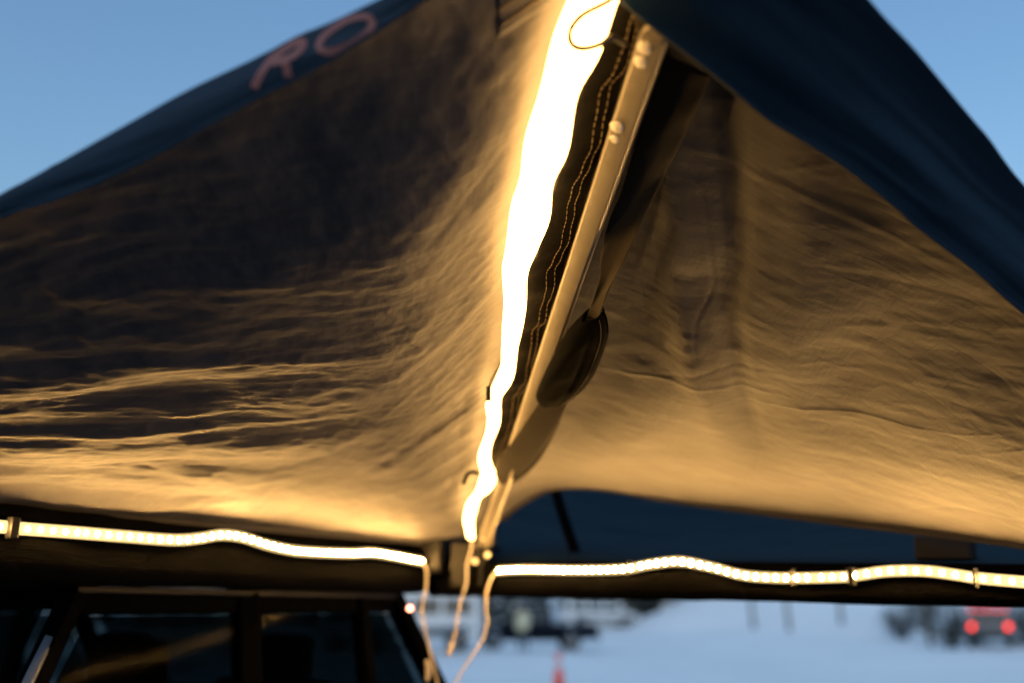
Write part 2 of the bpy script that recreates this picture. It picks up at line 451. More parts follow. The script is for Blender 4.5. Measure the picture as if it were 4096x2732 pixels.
# belly of the sagging cloth: lowest along a line a hand's breadth inside the outer edge
rc = .865 - .04 * np.sin(math.pi * v) 
inside = np.clip(u / rc, 0, 1); outside = np.clip((1 - u) / (1 - rc), 0, 1)
shape = np.where(u < rc, .5 * inside ** 1.6 + .5 * smooth(.2, 1, inside), smooth(.15, 1, outside))
dseam = np.linalg.norm(GL - seamP[:, None], axis=2)
side = (1 - v ** 1.7) * smooth(.10, .48, dseam)
sag = .088 * shape * side
# tension folds radiating from the far corner
rel = GL - LEND
e1 = (V1 - LEND) / np.linalg.norm(V1 - LEND); e2 = np.cross(pl_n, e1)
if e2 @ (CORNER - LEND) < 0: e2 = -e2
pa = rel @ e1; pb = rel @ e2
rho = np.hypot(pa, pb); phi = np.arctan2(pb, pa)
wob = .05 * fbm(pa * 2.2, pb * 2.2, 21, 3)
rf_ = np.random.RandomState(11)
fold = 0
for k in range(24):
    pk = .02 + .95 * (k + rf_.uniform(.1, .9)) / 24; wk = rf_.uniform(.024, .060); r0 = rf_.uniform(.35, .9); r1 = r0 + rf_.uniform(.45, 1.1)
    meander = .03 * vnoise(rho * 2.2 + k * 7.3, 0 * rho + k, 200 + k) + .012 * vnoise(rho * 6 + k * 3.1, 0 * rho + k, 300 + k)
    env = smooth(r0 - .35, r0 + .15, rho) * (1 - smooth(r1 - .45, r1 + .1, rho))
    amp = rf_.uniform(.005, .013) * (1.7 - 1.15 * pk) * (1 if k % 2 else -1)
    fold = fold + amp * env * np.exp(-((phi + wob * .6 - pk + meander) / wk) ** 2)
fold = fold + .0045 * fbm((phi + wob) * 30, rho * 9, 33, 3) * (1 - smooth(1.2, 1.9, rho)) + .0012 * fbm((phi + wob) * 80, rho * 12, 35, 2)
famp = (1 - smooth(.955, 1, u)) * smooth(.15, .45, rho) * (1 - .8 * smooth(1.25, 1.95, rho))
crump = .0042 * fbm(pa * 7, pb * 9, 41, 4) + .0016 * ridge(pa * 14 + pb * 5, pb * 16, 43, 3)
# soft puckers next to the arm, running out from the seam
dseam = np.linalg.norm(GL - seamP[:, None], axis=2)
puck = .006 * fbm(u * 30 + dseam * 6, dseam * 2.5, 51, 3) * smooth(.0, .08, dseam) * (1 - smooth(.15, .55, dseam))
edgefade = smooth(0, .05, v) * smooth(0, .012, 1 - v)
GLd = GL + nrm * ((sag + (fold * famp + crump + puck) * edgefade)[:, :, None])
grid_obj('canopy_panel', GLd, M['panel'], aw, label='lit left cloth panel with radiating folds')

GR = coons(seamP, spline(Bt, NU), lin(HS, np.array(Bt[0]), NV), spline(E_right, NV))
nrm_r = pr_n if pr_n[2] < 0 else -pr_n
rel = GR - HS
f1 = ADIR; f2 = np.cross(pr_n, f1)
if f2 @ (REND - HS) < 0: f2 = -f2
qa = rel @ f1; qb = rel @ f2
rho = np.hypot(qa, qb); phi = np.arctan2(qb, qa)
sagr = .04 * smooth(.1, .4, np.linalg.norm(GR - seamP[:, None], axis=2)) * np.sin(math.pi * u ** 1.2) * np.sin(math.pi * v) ** .8
radial = .005 * fbm(phi * 5.5 + 2, rho * .5, 61, 2) * smooth(.3, 1.2, rho) * smooth(0, .06, v)
crump = .0030 * fbm(qa * 3.2, qb * 4.5, 71, 2) + .0018 * fbm(qa * 14, qb * 9, 77, 3) + .0005 * ridge(qa * 16 - qb * 6, qb * 12 + qa * 3, 73, 2)
rc_ = np.random.RandomState(4)
for k in range(26):                                  # long soft creases
    c0 = np.array([rc_.uniform(.4, 2.5), rc_.uniform(.1, 1.5)]); an = rc_.uniform(-.5, 1.9); ln = rc_.uniform(.10, .4); wd_ = rc_.uniform(.004, .009)
    xa = (qa - c0[0]) * math.cos(an) + (qb - c0[1]) * math.sin(an); xb = -(qa - c0[0]) * math.sin(an) + (qb - c0[1]) * math.cos(an)
    xb = xb + .03 * vnoise(xa * 5 + k, 0 * xa + k, 400 + k) + .15 * xa * xa
    crump = crump + rc_.uniform(.0005, .0014) * rc_.choice([-1, 1]) * np.exp(-(xa / ln) ** 4) * np.exp(-(xb / wd_) ** 2)
crump = crump + .0017 * fbm((qa - .35 * qb) * 24, qb * 6 + qa * 2, 79, 3) * smooth(.25, .8, qb) * smooth(.9, 1.5, qa)
sline = qb - (.24 - .40 * (qa - 2.18)) + .02 * vnoise(qa * 4, 0 * qa, 620)
fmask = smooth(1.2, 1.8, qa) * smooth(0, .05, v)
radial = radial + fmask * (.017 * np.exp(-((sline + .075) / .045) ** 2) - .015 * np.exp(-((sline - .03) / .035) ** 2) + .008 * np.exp(-((sline - .16) / .05) ** 2) - .006 * np.exp(-((sline - .30) / .06) ** 2))
rf = smooth(0, .03, v) * smooth(0, .02, 1 - v)
GRd = GR + nrm_r * ((sagr + (radial + crump * rf) * (1 - smooth(.93, .995, u)))[:, :, None])
grid_obj('canopy_panel', GRd, M['panel'], aw, label='right cloth panel sloping to the lit rail')
# hems
tube('hem', GRd[:, -1][::6] + np.array([0, 0, -.004]), .007, M['panel'], aw)
tube('hem', GLd[:, -1][::6] + np.array([0, 0, -.004]), .007, M['panel'], aw)

# ---- edge flaps (valances)
nE = 160
ET = np.array([PP(x, y, HS, pl_n) for x, y in top_l])
def drop_pt(E, x, y, length):
    d = ray(x, y); d = d / np.linalg.norm(d)
    q = E - ORG; b = d @ q; c = q @ q - length ** 2
    disc = b * b - c
    s = b + math.sqrt(disc) if disc > 0 else b
    return ORG + d * s
EB = np.array([PY(x, y, E[1] + .012) for E, (x, y) in zip(ET, bot_l)])
E1 = np.array([CORNER + SEAM_UP + np.array([-.02, 0, 0])]); dropv = EB[0] - ET[0]
ETx = np.vstack([E1, ET, PP(-420, 1000, HS, pl_n)[None], LEND[None]])
EBx = np.vstack([E1 + dropv, EB, (PP(-420, 1000, HS, pl_n) + EB[-1] - ET[-1])[None], (LEND + EB[-1] - ET[-1])[None]])
a_ = spline(ETx, nE); b_ = np.stack([np.interp(np.linspace(0, 1, nE), np.linspace(0, 1, nE), catmull(EBx, nE)[:, k]) for k in range(3)], 1)
# sample the bottom edge at the same share of the way along as the top edge
ca = catmull(ETx, 600); cb = catmull(EBx, 600)
def share(P): 
    c = np.concatenate([[0], np.cumsum(np.linalg.norm(np.diff(P, axis=0), axis=1))]); return c / c[-1]
sa_ = share(ca); tt = np.linspace(0, 1, nE)
a_ = np.stack([np.interp(tt, sa_, ca[:, k]) for k in range(3)], 1)
# match by world x, both edges run along x
def by_x(P, xs): 
    o_ = np.argsort(P[:, 0]); return np.stack([np.interp(xs, P[o_, 0], P[o_, k]) for k in range(3)], 1)
b_ = by_x(cb, a_[:, 0])
h = np.linspace(0, 1, 24)
GVL = a_[:, None] * (1 - h)[None, :, None] + b_[:, None] * h[None, :, None]
vn = np.cross(np.gradient(GVL, axis=0).reshape(-1, 3), np.gradient(GVL, axis=1).reshape(-1, 3)); vn /= np.linalg.norm(vn, axis=1)[:, None]
vn = vn.reshape(GVL.shape); vn *= np.sign(((ORG - GVL) * vn).sum(2))[:, :, None]
ss = np.linspace(0, 2.2, nE)[:, None]
rip = .010 * fbm(ss * 4.5 + h[None] * 1.5, h[None] * .8 + 0 * ss, 81, 3) * h[None] + .006 * np.sin(math.pi * h[None]) + 0 * ss
GVL = GVL + vn * rip[:, :, None]
val_l = grid_obj('edge_flap', GVL, M['valance'], aw, thick=.0015, label='dark blue edge flap with faded red letters R O')
tube('hem', GVL[:, -1], .0035, M['valance'], val_l)
# printed letters, laid on the flap 1.2 mm proud
xt = np.array([p[0] for p in top_l][::-1]); yt = np.array([p[1] for p in top_l][::-1])
xb = np.array([p[0] for p in bot_l][::-1]); yb = np.array([p[1] for p in bot_l][::-1])
Vpix = None
def on_flap(px, py):
    hh = (py - np.interp(px, xt, yt)) / (np.interp(px, xb, yb) - np.interp(px, xt, yt))
    hh = np.clip(hh, .03, .97)
    # world x along the flap for this column
    e = PP(px, np.interp(px, xt, yt), HS, pl_n)
    i = np.interp(e[0], GVL[::-1, 0, 0], np.arange(nE)[::-1]); i0 = int(np.clip(i, 0, nE - 2)); fi = i - i0
    j = hh * 23; j0 = int(min(j, 22)); fj = j - j0
    g = lambda A: (A[i0, j0] * (1 - fi) * (1 - fj) + A[i0 + 1, j0] * fi * (1 - fj) + A[i0, j0 + 1] * (1 - fi) * fj + A[i0 + 1, j0 + 1] * fi * fj)
    return g(GVL) + g(vn) * .0022
def stroke(pts, wpx, n, closed=False):
    P = spline(np.array(pts, float), n)
    T = np.gradient(P, axis=0); T /= np.linalg.norm(T, axis=1)[:, None]
    Nn = np.stack([-T[:, 1], T[:, 0]], 1)
    rows = []
    for k in range(n):
        rows.append([on_flap(*(P[k] + Nn[k] * wpx * q)) for q in (-.5, -.17, .17, .5)])
    return np.array(rows)
def letter(label, strokes, wpx):
    V_, f_ = [], []
    for s_ in strokes:
        G_ = stroke(s_, wpx, 26); b0 = len(V_)
        V_ += [tuple(p) for p in G_.reshape(-1, 3)]
        for i in range(25):
            for j in range(3):
                f_.append((b0 + i * 4 + j, b0 + (i + 1) * 4 + j, b0 + (i + 1) * 4 + j + 1, b0 + i * 4 + j + 1))
    return from_np('letter', V_, f_, M['letter'], val_l, label=label)
letter('faded red letter R', [[(1030, 362), (1058, 308), (1092, 245), (1108, 228)],
                              [(1100, 238), (1150, 196), (1205, 168), (1222, 176), (1210, 205), (1178, 236), (1098, 262)],
                              [(1140, 250), (1160, 275), (1163, 316)]], 32)
oc = [(1390 + 116 * math.cos(a) * .90 + 50 * math.sin(a) * .44, 143 - 116 * math.cos(a) * .50 + 50 * math.sin(a) * .90) for a in np.linspace(.0, 2 * math.pi, 28)]
letter('faded red letter O', [oc], 30)

bot_r = [(2560, 60), (2879, 310), (3069, 470), (3176, 536), (3373, 661), (3593, 834), (3653, 893), (3900, 1080), (4096, 1250), (4700, 1700)]
cr_ = catmull(E_right, 400); cr_ = cr_[: int(400 * .97)]
EBr = []
Er_bot = catmull(np.array([PP(x, y, E_right[4] + np.array([0, 0, -.10]), pr_n) for x, y in [(2380, -120)] + bot_r]), 400)
sr = share(cr_); tt = np.linspace(0, 1, nE)
a_ = np.stack([np.interp(tt, sr, cr_[:, k]) for k in range(3)], 1)
sb = share(Er_bot); b_ = np.stack([np.interp(tt, sb, Er_bot[:, k]) for k in range(3)], 1)
b_[0] = b_[0]
h = np.linspace(0, 1, 40)
GVR = a_[:, None] * (1 - h)[None, :, None] + b_[:, None] * h[None, :, None]
vnr = np.cross(np.gradient(GVR, axis=0).reshape(-1, 3), np.gradient(GVR, axis=1).reshape(-1, 3)); vnr /= np.linalg.norm(vnr, axis=1)[:, None]
vnr = vnr.reshape(GVR.shape); vnr *= np.sign(((ORG - GVR) * vnr).sum(2))[:, :, None]
ss = np.linspace(0, 1, nE)[:, None]
rip = .020 * fbm(h[None] * 3.6 + ss * 2.0, ss * 1.8 + 0 * h[None], 91, 2) * np.sin(math.pi * h[None]) + .006 * fbm(h[None] * 7 + ss, ss * 4, 93, 2) * np.sin(math.pi * h[None])
GVR = GVR + vnr * rip[:, :, None]
val_r = grid_obj('edge_flap', GVR, M['valance'], aw, thick=.0015, label='plain dark blue edge flap hanging on the right')
tube('hem', GVR[:, -1], .004, M['valance'], val_r)

# ---- far panel, beyond the right rail
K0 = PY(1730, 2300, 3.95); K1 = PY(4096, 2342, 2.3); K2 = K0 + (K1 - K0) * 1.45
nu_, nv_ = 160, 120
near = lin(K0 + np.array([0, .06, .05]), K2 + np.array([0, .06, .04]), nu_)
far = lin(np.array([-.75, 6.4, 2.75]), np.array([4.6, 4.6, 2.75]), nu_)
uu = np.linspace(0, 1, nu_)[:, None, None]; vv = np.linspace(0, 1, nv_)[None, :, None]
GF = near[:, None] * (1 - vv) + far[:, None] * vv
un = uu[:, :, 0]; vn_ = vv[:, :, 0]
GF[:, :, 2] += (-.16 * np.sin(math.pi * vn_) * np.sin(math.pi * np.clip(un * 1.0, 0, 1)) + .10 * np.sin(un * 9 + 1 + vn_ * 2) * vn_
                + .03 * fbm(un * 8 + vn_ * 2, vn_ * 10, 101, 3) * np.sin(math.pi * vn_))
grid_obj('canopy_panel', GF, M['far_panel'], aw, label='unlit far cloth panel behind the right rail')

# ---- centre arm (tube, end cap, bolts)
def rounded_tube(name, a, b, wy, wz, r, m, parent, zhint, n=40):
    rot = frame_rot(np.array(b) - np.array(a), zhint); L_ = np.linalg.norm(np.array(b) - np.array(a))
    prof = []
    for cx, cz, a0 in ((wy/2 - r, wz/2 - r, 0), (-wy/2 + r, wz/2 - r, 90), (-wy/2 + r, -wz/2 + r, 180), (wy/2 - r, -wz/2 + r, 270)):
        for k in range(5):
            q = R(a0 + 90 * k / 4); prof.append((cx + r * math.cos(q), cz + r * math.sin(q)))
    npf = len(prof); V_, f_ = [], []
    xs = [0.0] + list(np.linspace(.003, L_ - .022, n)) + [L_ - .014, L_ - .006, L_]
    sc_ = [.94] + [1] * n + [.95, .80, .5]
    for x_, s_ in zip(xs, sc_):
        for (y_, z_) in prof:
            V_.append(Vector(a) + rot @ Vector((x_, y_ * s_, z_ * s_)))
    for i in range(len(xs) - 1):
        for j in range(npf):
            f_.append((i*npf + j, i*npf + (j+1) % npf, (i+1)*npf + (j+1) % npf, (i+1)*npf + j))
    f_.append(tuple(range(npf))[::-1]); f_.append(tuple(range((len(xs)-1)*npf, len(xs)*npf)))
    return from_np(name, V_, f_, m, parent), rot
arm, arot = rounded_tube('center_arm', B0, B1, .040, .026, .006, M['alu'], aw, (.55, 0, 1))
adn = np.array(arot @ Vector((0, 0, -1)))      # arm's underside direction
pk0 = B0 + SEAM_UP * .62; pk1 = B1 + SEAM_UP * .62
beam('arm_light_block', pk0 - ADIR * .02, pk1 + ADIR * .0, .026, .056, M['webbing'], aw, .004)  # added wall keeping the sleeve's light off the right panel
aright = np.array(arot @ Vector((0, -1, 0)))
if aright[0] < 0: aright = -aright
for (x, y, r_) in ((2578, 192, .0115), (2562, 248, .0105), (2466, 508, .0115), (2458, 556, .0085)):
    p = PY(x, y, arm_Y(y) - .012)
    bm = bmesh.new(); bmesh.ops.create_uvsphere(bm, u_segments=16, v_segments=8, radius=r_)
    bmesh.ops.transform(bm, matrix=Matrix.Translation(Vector(p)) @ frame_rot(ADIR, -Vector(adn)).to_4x4() @ Matrix.Diagonal((1, 1, .38, 1)), verts=bm.verts)
    bm_obj('bolt', bm, M['bolt'], arm, True)
# reinforcing flap at the tip of the arm
Lf = [PY(2490, -40, 1.16), PY(2530, 60, 1.18), PY(2550, 130, 1.21)]; Rf = [PY(2530, -60, 1.16), PY(2575, 50, 1.18), PY(2580, 128, 1.21)]
band('end_flap', Lf, Rf, M['strap'], aw, .002, 16, 6)

# ---- dark webbing sewn along the arm, with two rows of stitches
wl = [(2470, -60), (2400, 200), (2318, 390), (2268, 600), (2215, 750), (2195, 870), (2150, 1010), (2105, 1100), (2098, 1232), (2070, 1370), (2048, 1500), (2000, 1600), (1990, 1690), (1950, 1825), (1955, 1880)]
wr = [(2620, -60), (2570, 200), (2490, 390), (2410, 600), (2370, 750), (2330, 870), (2290, 1010), (2262, 1100), (2222, 1232), (2180, 1370), (2140, 1500), (2110, 1600), (2080, 1690), (2030, 1825), (2005, 1890)]
DN = np.array([0, 0, -1.0])
def LPn(x, y, d): return PP(x, y, HS + DN * d, pl_n)
def RPn(x, y, d): return PP(x, y, HS + DN * d, pr_n)
WL = [LPn(x, y, .020) for x, y in wl]; WR = [LPn(x, y, .016) for x, y in wr]
wavf = lambda t, c: .0065 * np.sin(t * 62 + 1.2 * c + 3 * np.sin(t * 11)) * (.6 + .4 * c) + .004 * np.sin(t * 27 + 2) + .0022 * np.sin(t * 140 + c * 3)
wb, (WC, WW, WN) = band('webbing', WL, WR, M['webbing'], aw, .0022, 260, 9, .6, wavf)
V_, f_ = [], []
for fr_, nst in ((.02, 120), (.42, 120)):
    for k in range(nst):
        t0 = (k + .15) / nst; t1 = (k + .80) / nst
        P_ = []
        for t in (t0, t1):
            i = t * 259; i0 = int(min(i, 258)); fi = i - i0
            c_ = fr_ + .05 * math.sin(t * 40)
            g = lambda A: A[i0] * (1 - fi) + A[i0 + 1] * fi
            P_.append(g(WC) + g(WW) * c_ + g(WN) * (.0030 + float(wavf(np.array(t), np.array(c_)))))
        v2, f2_ = tube_data(np.array([P_[0], (P_[0] + P_[1]) / 2 + WN[i0] * .0006, P_[1]]), .0009, 5)
        b0 = len(V_); V_ += v2; f_ += [tuple(q + b0 for q in f) for f in f2_]
from_np('stitching', V_, f_, M['thread'], wb, kind='stuff')

# ---- corner reinforcement patch on the left panel near the tip
def panel_at(G, i, j): return G[int(i), int(j)]
pj = np.arange(8, 63); pi = np.arange(402, 428)
GP = GLd[np.ix_(pi, pj)] + nrm * .0009
patch = grid_obj('corner_patch', GP, M['panel'], aw, thick=.0008)
for k in (3, 7, 15, 20):
    tube('seam', GP[k] + nrm * .002, .0016, M['thread'], patch, 5)

# ---- right rail (rolled awning bag on an arm) and left mounting rail
def rail(name, a, b, hw, hd, m, seed, n=90, lab=None):
    a = np.array(a); b = np.array(b); rot = frame_rot(b - a); L_ = np.linalg.norm(b - a)
    na_ = 28; V_, f_ = [], []
    for i in range(n):
        t = i / (n - 1)
        for k in range(na_):
            q = 2 * math.pi * k / na_
            cy = np.sign(math.cos(q)) * abs(math.cos(q)) ** .5; cz = np.sign(math.sin(q)) * abs(math.sin(q)) ** .5
            wv = 1 + .09 * float(fbm(np.array([t * L_ * 5.]), np.array([k / na_ * 5.]), seed, 3)[0])
            hh = hw[0] + (hw[1] - hw[0]) * t
            V_.append(Vector(a) + rot @ Vector((t * L_, cy * hd * wv, cz * hh * wv)))
    for i in range(n - 1):
        for k in range(na_):
            f_.append((i*na_ + k, i*na_ + (k+1) % na_, (i+1)*na_ + (k+1) % na_, (i+1)*na_ + k))
    f_.append(tuple(range(na_))[::-1]); f_.append(tuple(range((n-1)*na_, n*na_)))
    uvs = [((i // na_) / n * L_, (i % na_) / na_ * .3) for i in range(len(V_))]
    return from_np(name, V_, f_, m, aw, uvs, label=lab)
K0r = PY(1745, 2312, 3.98); K1r = PY(4096, 2342, 2.36); K2r = K0r + (K1r - K0r) * 1.4
rail('side_rail', K0r, K2r, (.068, .040), .045, M['bag'], 5, lab='dark rail with rolled cloth on the right')
S0 = PY(1700, 2252, 3.80); S1 = PY(60, 2112, 2.14)
sdirv = (S1 - S0) / np.linalg.norm(S1 - S0)
veh_d = np.array([sdirv[0], sdirv[1], 0]); veh_d /= np.linalg.norm(veh_d)
veh_n = np.array([-veh_d[1], veh_d[0], 0])
if veh_n @ np.array([1, -1, 0]) < 0: veh_n = -veh_n
C0 = S0 - veh_d * .05 - veh_n * .080 + np.array([0, 0, -.030]); C1 = S0 + veh_d * 2.7 - veh_n * .080 + np.array([0, 0, -.030])
C1[2] = C0[2]
rail('mounting_rail', C0, C1, (.085, .080), .070, M['bag'], 6, lab='dark rail with rolled cloth above the car windows')
ce = GLd[::4, -1]; cf = lin(C0 + np.array([0, 0, .07]), C0 + (C1 - C0) * .985 + np.array([0, 0, .06]), len(ce))
hh_ = np.linspace(0, 1, 8)[None, :, None]
grid_obj('rail_skirt', ce[:, None] * (1 - hh_) + cf[:, None] * hh_, M['bag'], aw, thick=.001)

# ---- hinge bracket at the vehicle corner
hb = box('hinge_bracket', PY(1905, 2262, 3.86), (.20, .12, .17), M['steel'], aw, frame_rot(veh_d), .01)
box('hinge_cover', PY(1755, 2215, 3.93), (.24, .14, .15), M['steel'], hb, frame_rot(veh_d), .015)
box('plate', PY(1952, 2035, 3.50), (.16, .05, .012), M['plate'], hb, frame_rot(ADIR), .003)
box('plate', PY(1945, 2110, 3.66), (.012, .06, .13), M['plate'], hb, frame_rot(veh_d), .003)
for x, y in ((1935, 2150), (1950, 2220), (1900, 2245)):
    bm = bmesh.new(); cyl_bm(bm, PY(x, y, 3.62), .011, .02, 'Y', 6); bm_obj('bolt', bm, M['bolt'], hb)
beam('hinge_post', PY(1935, 2140, 3.72), PY(1930, 2345, 3.72), .03, .03, M['steel'], aw, .004)
# strut beyond the rail
tube('strut', spline([PY(2212, 1925, 3.74), PY(2245, 2040, 3.72), PY(2312, 2245, 3.68)], 12), .020, M['bag'], aw, 12)
# bracket and strap box on the right rail
box('rail_bracket', PY(3780, 2190, 2.60), (.15, .03, .062), M['black'], aw, frame_rot(K1r - K0r), .006)

# ================================================================== LED STRIPS
def led_strip(name, label, pts, Yf, spacing, r, ties, tail, conn, bead='led'):
    P = spline([PY(x, y, Yf(x)) for x, y in pts], 240)
    root = thing(name, label, 'led strip', tuple(P[0]), 0, 'led light strips')
    ch = []
    # translucent tape: flattened tube
    T = np.gradient(P, axis=0); T /= np.linalg.norm(T, axis=1)[:, None]
    side_ = np.cross(T, [0, 0, 1.0]); side_ /= np.linalg.norm(side_, axis=1)[:, None]
    sg = np.sign((side_ * (ORG - P)).sum(1)); side_ *= sg[:, None]
    V_, f_ = [], []; na_ = 12
    for i in range(240):
        for k in range(na_):
            q = 2 * math.pi * k / na_
            V_.append(P[i] + side_[i] * (.0045 * math.cos(q)) + np.array([0, 0, r * math.sin(q)]))
    for i in range(239):
        for k in range(na_):
            f_.append((i*na_ + k, i*na_ + (k+1) % na_, (i+1)*na_ + (k+1) % na_, (i+1)*na_ + k))
    f_.append(tuple(range(na_))[::-1]); f_.append(tuple(range(239*na_, 240*na_)))
    tape = from_np('tape', V_, f_, M['tape'], root); ch.append(tape)
    tape.data.materials.append(M['tape_back'])
    tape.data.polygons.foreach_set('material_index', [1 if (q % na_) in (3, 4, 5, 6, 7, 8) else 0 for q in range(len(f_))])
    total = np.linalg.norm(np.diff(P, axis=0), axis=1).sum(); nled = int(total / spacing)
    bm = bmesh.new(); bmesh.ops.create_uvsphere(bm, u_segments=8, v_segments=6, radius=.0056)
    bmesh.ops.transform(bm, matrix=Matrix.Diagonal((1, .6, 1, 1)), verts=bm.verts)
    me = bpy.data.meshes.new('led'); bm.to_mesh(me); bm.free(); me.materials.append(M[bead])
    for k in range(nled):
        i = (k + .5) / nled * 239; i0 = int(i)
        o = bpy.data.objects.new('led', me); o.location = tuple(P[i0] + side_[i0] * .0045); link(o, root); ch.append(o)
    for (x0, x1, y) in ties:
        xm = (x0 + x1) / 2; c = PY(xm, y, Yf(xm) - .006)
        ch.append(box('tie', c, ((x1 - x0) / F * Yf(xm) * 1.05, .022, .046), M['black'], root, frame_rot(T[120] * np.array([1, 1, 0])), .003))
    cb = tube('cable', [PY(*p) for p in tail], .0034, M['cable'], root, 8, 60); ch.append(cb)
    for o in ch: offset(o, root)
    if conn:
        c = tube('connector', [PY(*p) for p in conn], [.006, .009, .009, .006], M['cable'], cb, 10, 12)
    return root
Yl = lambda x: (lambda t: (S0 + (S1 - S0) * t)[1])(0) if False else None
def line_Y(p, q):
    """world depth where the pixel column x meets the vertical plane through p and q"""
    n_ = np.cross(np.array([q[0] - p[0], q[1] - p[1], 0]), [0, 0, 1.0])
    def f(x):
        d = ray(x, 2200); s = (np.asarray(p) - ORG) @ n_ / (d @ n_); return d[1] * s
    return f
YL = line_Y(S0, S1)
RS0 = K0r + np.array([-.02, -.05, 0]); RS1 = K1r + np.array([-.03, -.04, 0])
YR = line_Y(RS0, RS1)
led_strip('led_strip', 'string of warm white leds along the rail above the car windows',
          [(-320, 2078), (-150, 2095), (20, 2108), (80, 2114), (300, 2130), (500, 2146), (700, 2160), (800, 2153), (880, 2140), (965, 2148), (1080, 2183), (1200, 2205), (1400, 2214), (1500, 2212), (1690, 2246)],
          YL, .0325, .0135, [(30, 68, 2112)],
          [(1688, 2246, 3.70), (1704, 2275, 3.68), (1706, 2340, 3.66), (1692, 2400, 3.65), (1688, 2450, 3.64), (1700, 2520, 3.62), (1722, 2610, 3.6), (1742, 2700, 3.58), (1760, 2790, 3.56), (1770, 2950, 3.6)],
          [(1705, 2640, 3.55), (1712, 2665, 3.55), (1712, 2700, 3.55), (1706, 2725, 3.55)])
led_strip('led_strip', 'string of warm white leds along the right rail above the snow',
          [(1990, 2283), (2100, 2278), (2300, 2281), (2500, 2276), (2600, 2258), (2720, 2246), (2850, 2270), (2980, 2302), (3150, 2312), (3390, 2307), (3425, 2302), (3550, 2285), (3700, 2284), (3830, 2300), (3900, 2311), (4096, 2328), (4350, 2345)],
          YR, .0325, .0130, [(3398, 3420, 2305), (3168, 3178, 2311), (3899, 3910, 2312), (2514, 2520, 2274)],
          [(1985, 2284, 3.62), (1962, 2320, 3.6), (1944, 2380, 3.58), (1944, 2440, 3.56), (1950, 2490, 3.55), (1930, 2560, 3.53), (1885, 2630, 3.5), (1840, 2700, 3.48), (1800, 2790, 3.46), (1790, 2950, 3.5)],
          None, 'led_fresh')
# centre strip in a pale diffuser sleeve
sl = [(2300, -160), (2285, -60), (2272, 0), (2206, 197), (2138, 429), (2096, 596), (2076, 715), (2042, 852), (2014, 1033), (2010, 1100), (2014, 1232), (2006, 1397), (2000, 1480), (1946, 1600), (1950, 1696), (1915, 1829), (1925, 1890), (1910, 1950), (1878, 2000), (1856, 2070), (1868, 2145)]
sr_ = [(2530, -160), (2505, -60), (2478, 0), (2398, 203), (2316, 381), (2270, 596), (2216, 745), (2198, 864), (2152, 1008), (2110, 1091), (2106, 1232), (2076, 1364), (2056, 1497), (2008, 1588), (1998, 1688), (1960, 1820), (1985, 1915), (1955, 1960), (1922, 1995), (1897, 2070), (1896, 2148)]
root = thing('led_strip', 'glowing pale led light sleeve running up beside the central metal arm', 'led strip', tuple(B0), 0, 'led light strips')
SL = [LPn(x, y, .044) for x, y in sl]; SR = [LPn(x, y, .050) for x, y in sr_]
slv, _ = band('sleeve', SL, SR, M['sleeve'], root, .006, 120, 6, .7, lambda t, c: .004 * np.sin(t * 70 + c) + 0 * c)
cb = tube('cable', [PY(1884, 2140, 3.62), PY(1886, 2190, 3.6), PY(1868, 2260, 3.58), PY(1866, 2330, 3.56), PY(1845, 2400, 3.55), PY(1830, 2470, 3.54), PY(1820, 2540, 3.53), PY(1808, 2580, 3.52)], .0034, M['cable'], root, 8, 60)
offset(slv, root); offset(cb, root)
tube('connector', [PY(1810, 2570, 3.52), PY(1803, 2590, 3.52), PY(1797, 2612, 3.52), PY(1794, 2625, 3.52)], [.006, .009, .009, .006], M['cable'], cb, 10, 10)

# ---- black elastic loop round the sleeve near the tip, clip and hook
dl = .06
tube('elastic_loop', [LPn(2495, -60, .07), LPn(2440, 0, .075), LPn(2330, 60, .08), LPn(2282, 120, .08), LPn(2286, 175, .08), LPn(2330, 194, .08), LPn(2400, 178, .075), LPn(2440, 150, .07), LPn(2500, 175, .05)], .0045, M['cord'], None, 8, 60,
     label='thin black elastic loop around the glowing light sleeve', cat='cord')
t = thing('cord_toggle', 'small dark toggle hanging on a cord left of the light sleeve', 'toggle', tuple(LPn(1955, 1570, .06)))
yk = LPn(1955, 1570, .06)[1]
o = tube('cord', [PY(2030, 1440, yk), PY(1995, 1470, yk), PY(1965, 1525, yk), PY(1958, 1545, yk)], .0028, M['cord'], t, 8, 30); offset(o, t)
bm = bmesh.new(); box_bm(bm, PY(1955, 1575, yk), (.012, .012, .036), None, .003); o = bm_obj('toggle_body', bm, M['black'], t); offset(o, t)
yk = LPn(1870, 1900, .06)[1]
tube('hook', [PY(1915, 1895, yk), PY(1890, 1888, yk), PY(1868, 1900, yk), PY(1858, 1925, yk), PY(1856, 1938, yk)], .006, M['black'], None, 10, 30, label='black curved hook at the foot of the light sleeve', cat='hook')

# ---- strap with folded pad
st = thing('tie_strap', 'khaki webbing strap with a dark folded pad hanging beside the central arm', 'strap', tuple(PY(2290, 1430, arm_Y(1430) - .04)))
dY = -.035
def pr(L_, d):
    d = np.interp(np.linspace(0, 1, len(L_)), np.linspace(0, 1, len(d)), d) if hasattr(d, '__len__') else [d] * len(L_)
    return [RPn(x, y, q) for (x, y), q in zip(L_, d)]
a, _ = band('upper_strap', pr([(2625, 215), (2585, 400), (2545, 560), (2490, 750), (2432, 900), (2405, 1041), (2388, 1149), (2340, 1285)], [.030, .030, .030, .034, .05, .066, .076, .082]),
            pr([(2850, 290), (2790, 430), (2730, 560), (2640, 740), (2562, 900), (2508, 1024), (2448, 1136), (2398, 1272)], [.026, .028, .030, .034, .05, .07, .08, .085]), M['strap'], st, .0016, 70, 8, .6,
            lambda t, c: .004 * np.sin(t * 6 + c * 2) + .001 * np.sin(t * 36 + c * 4))
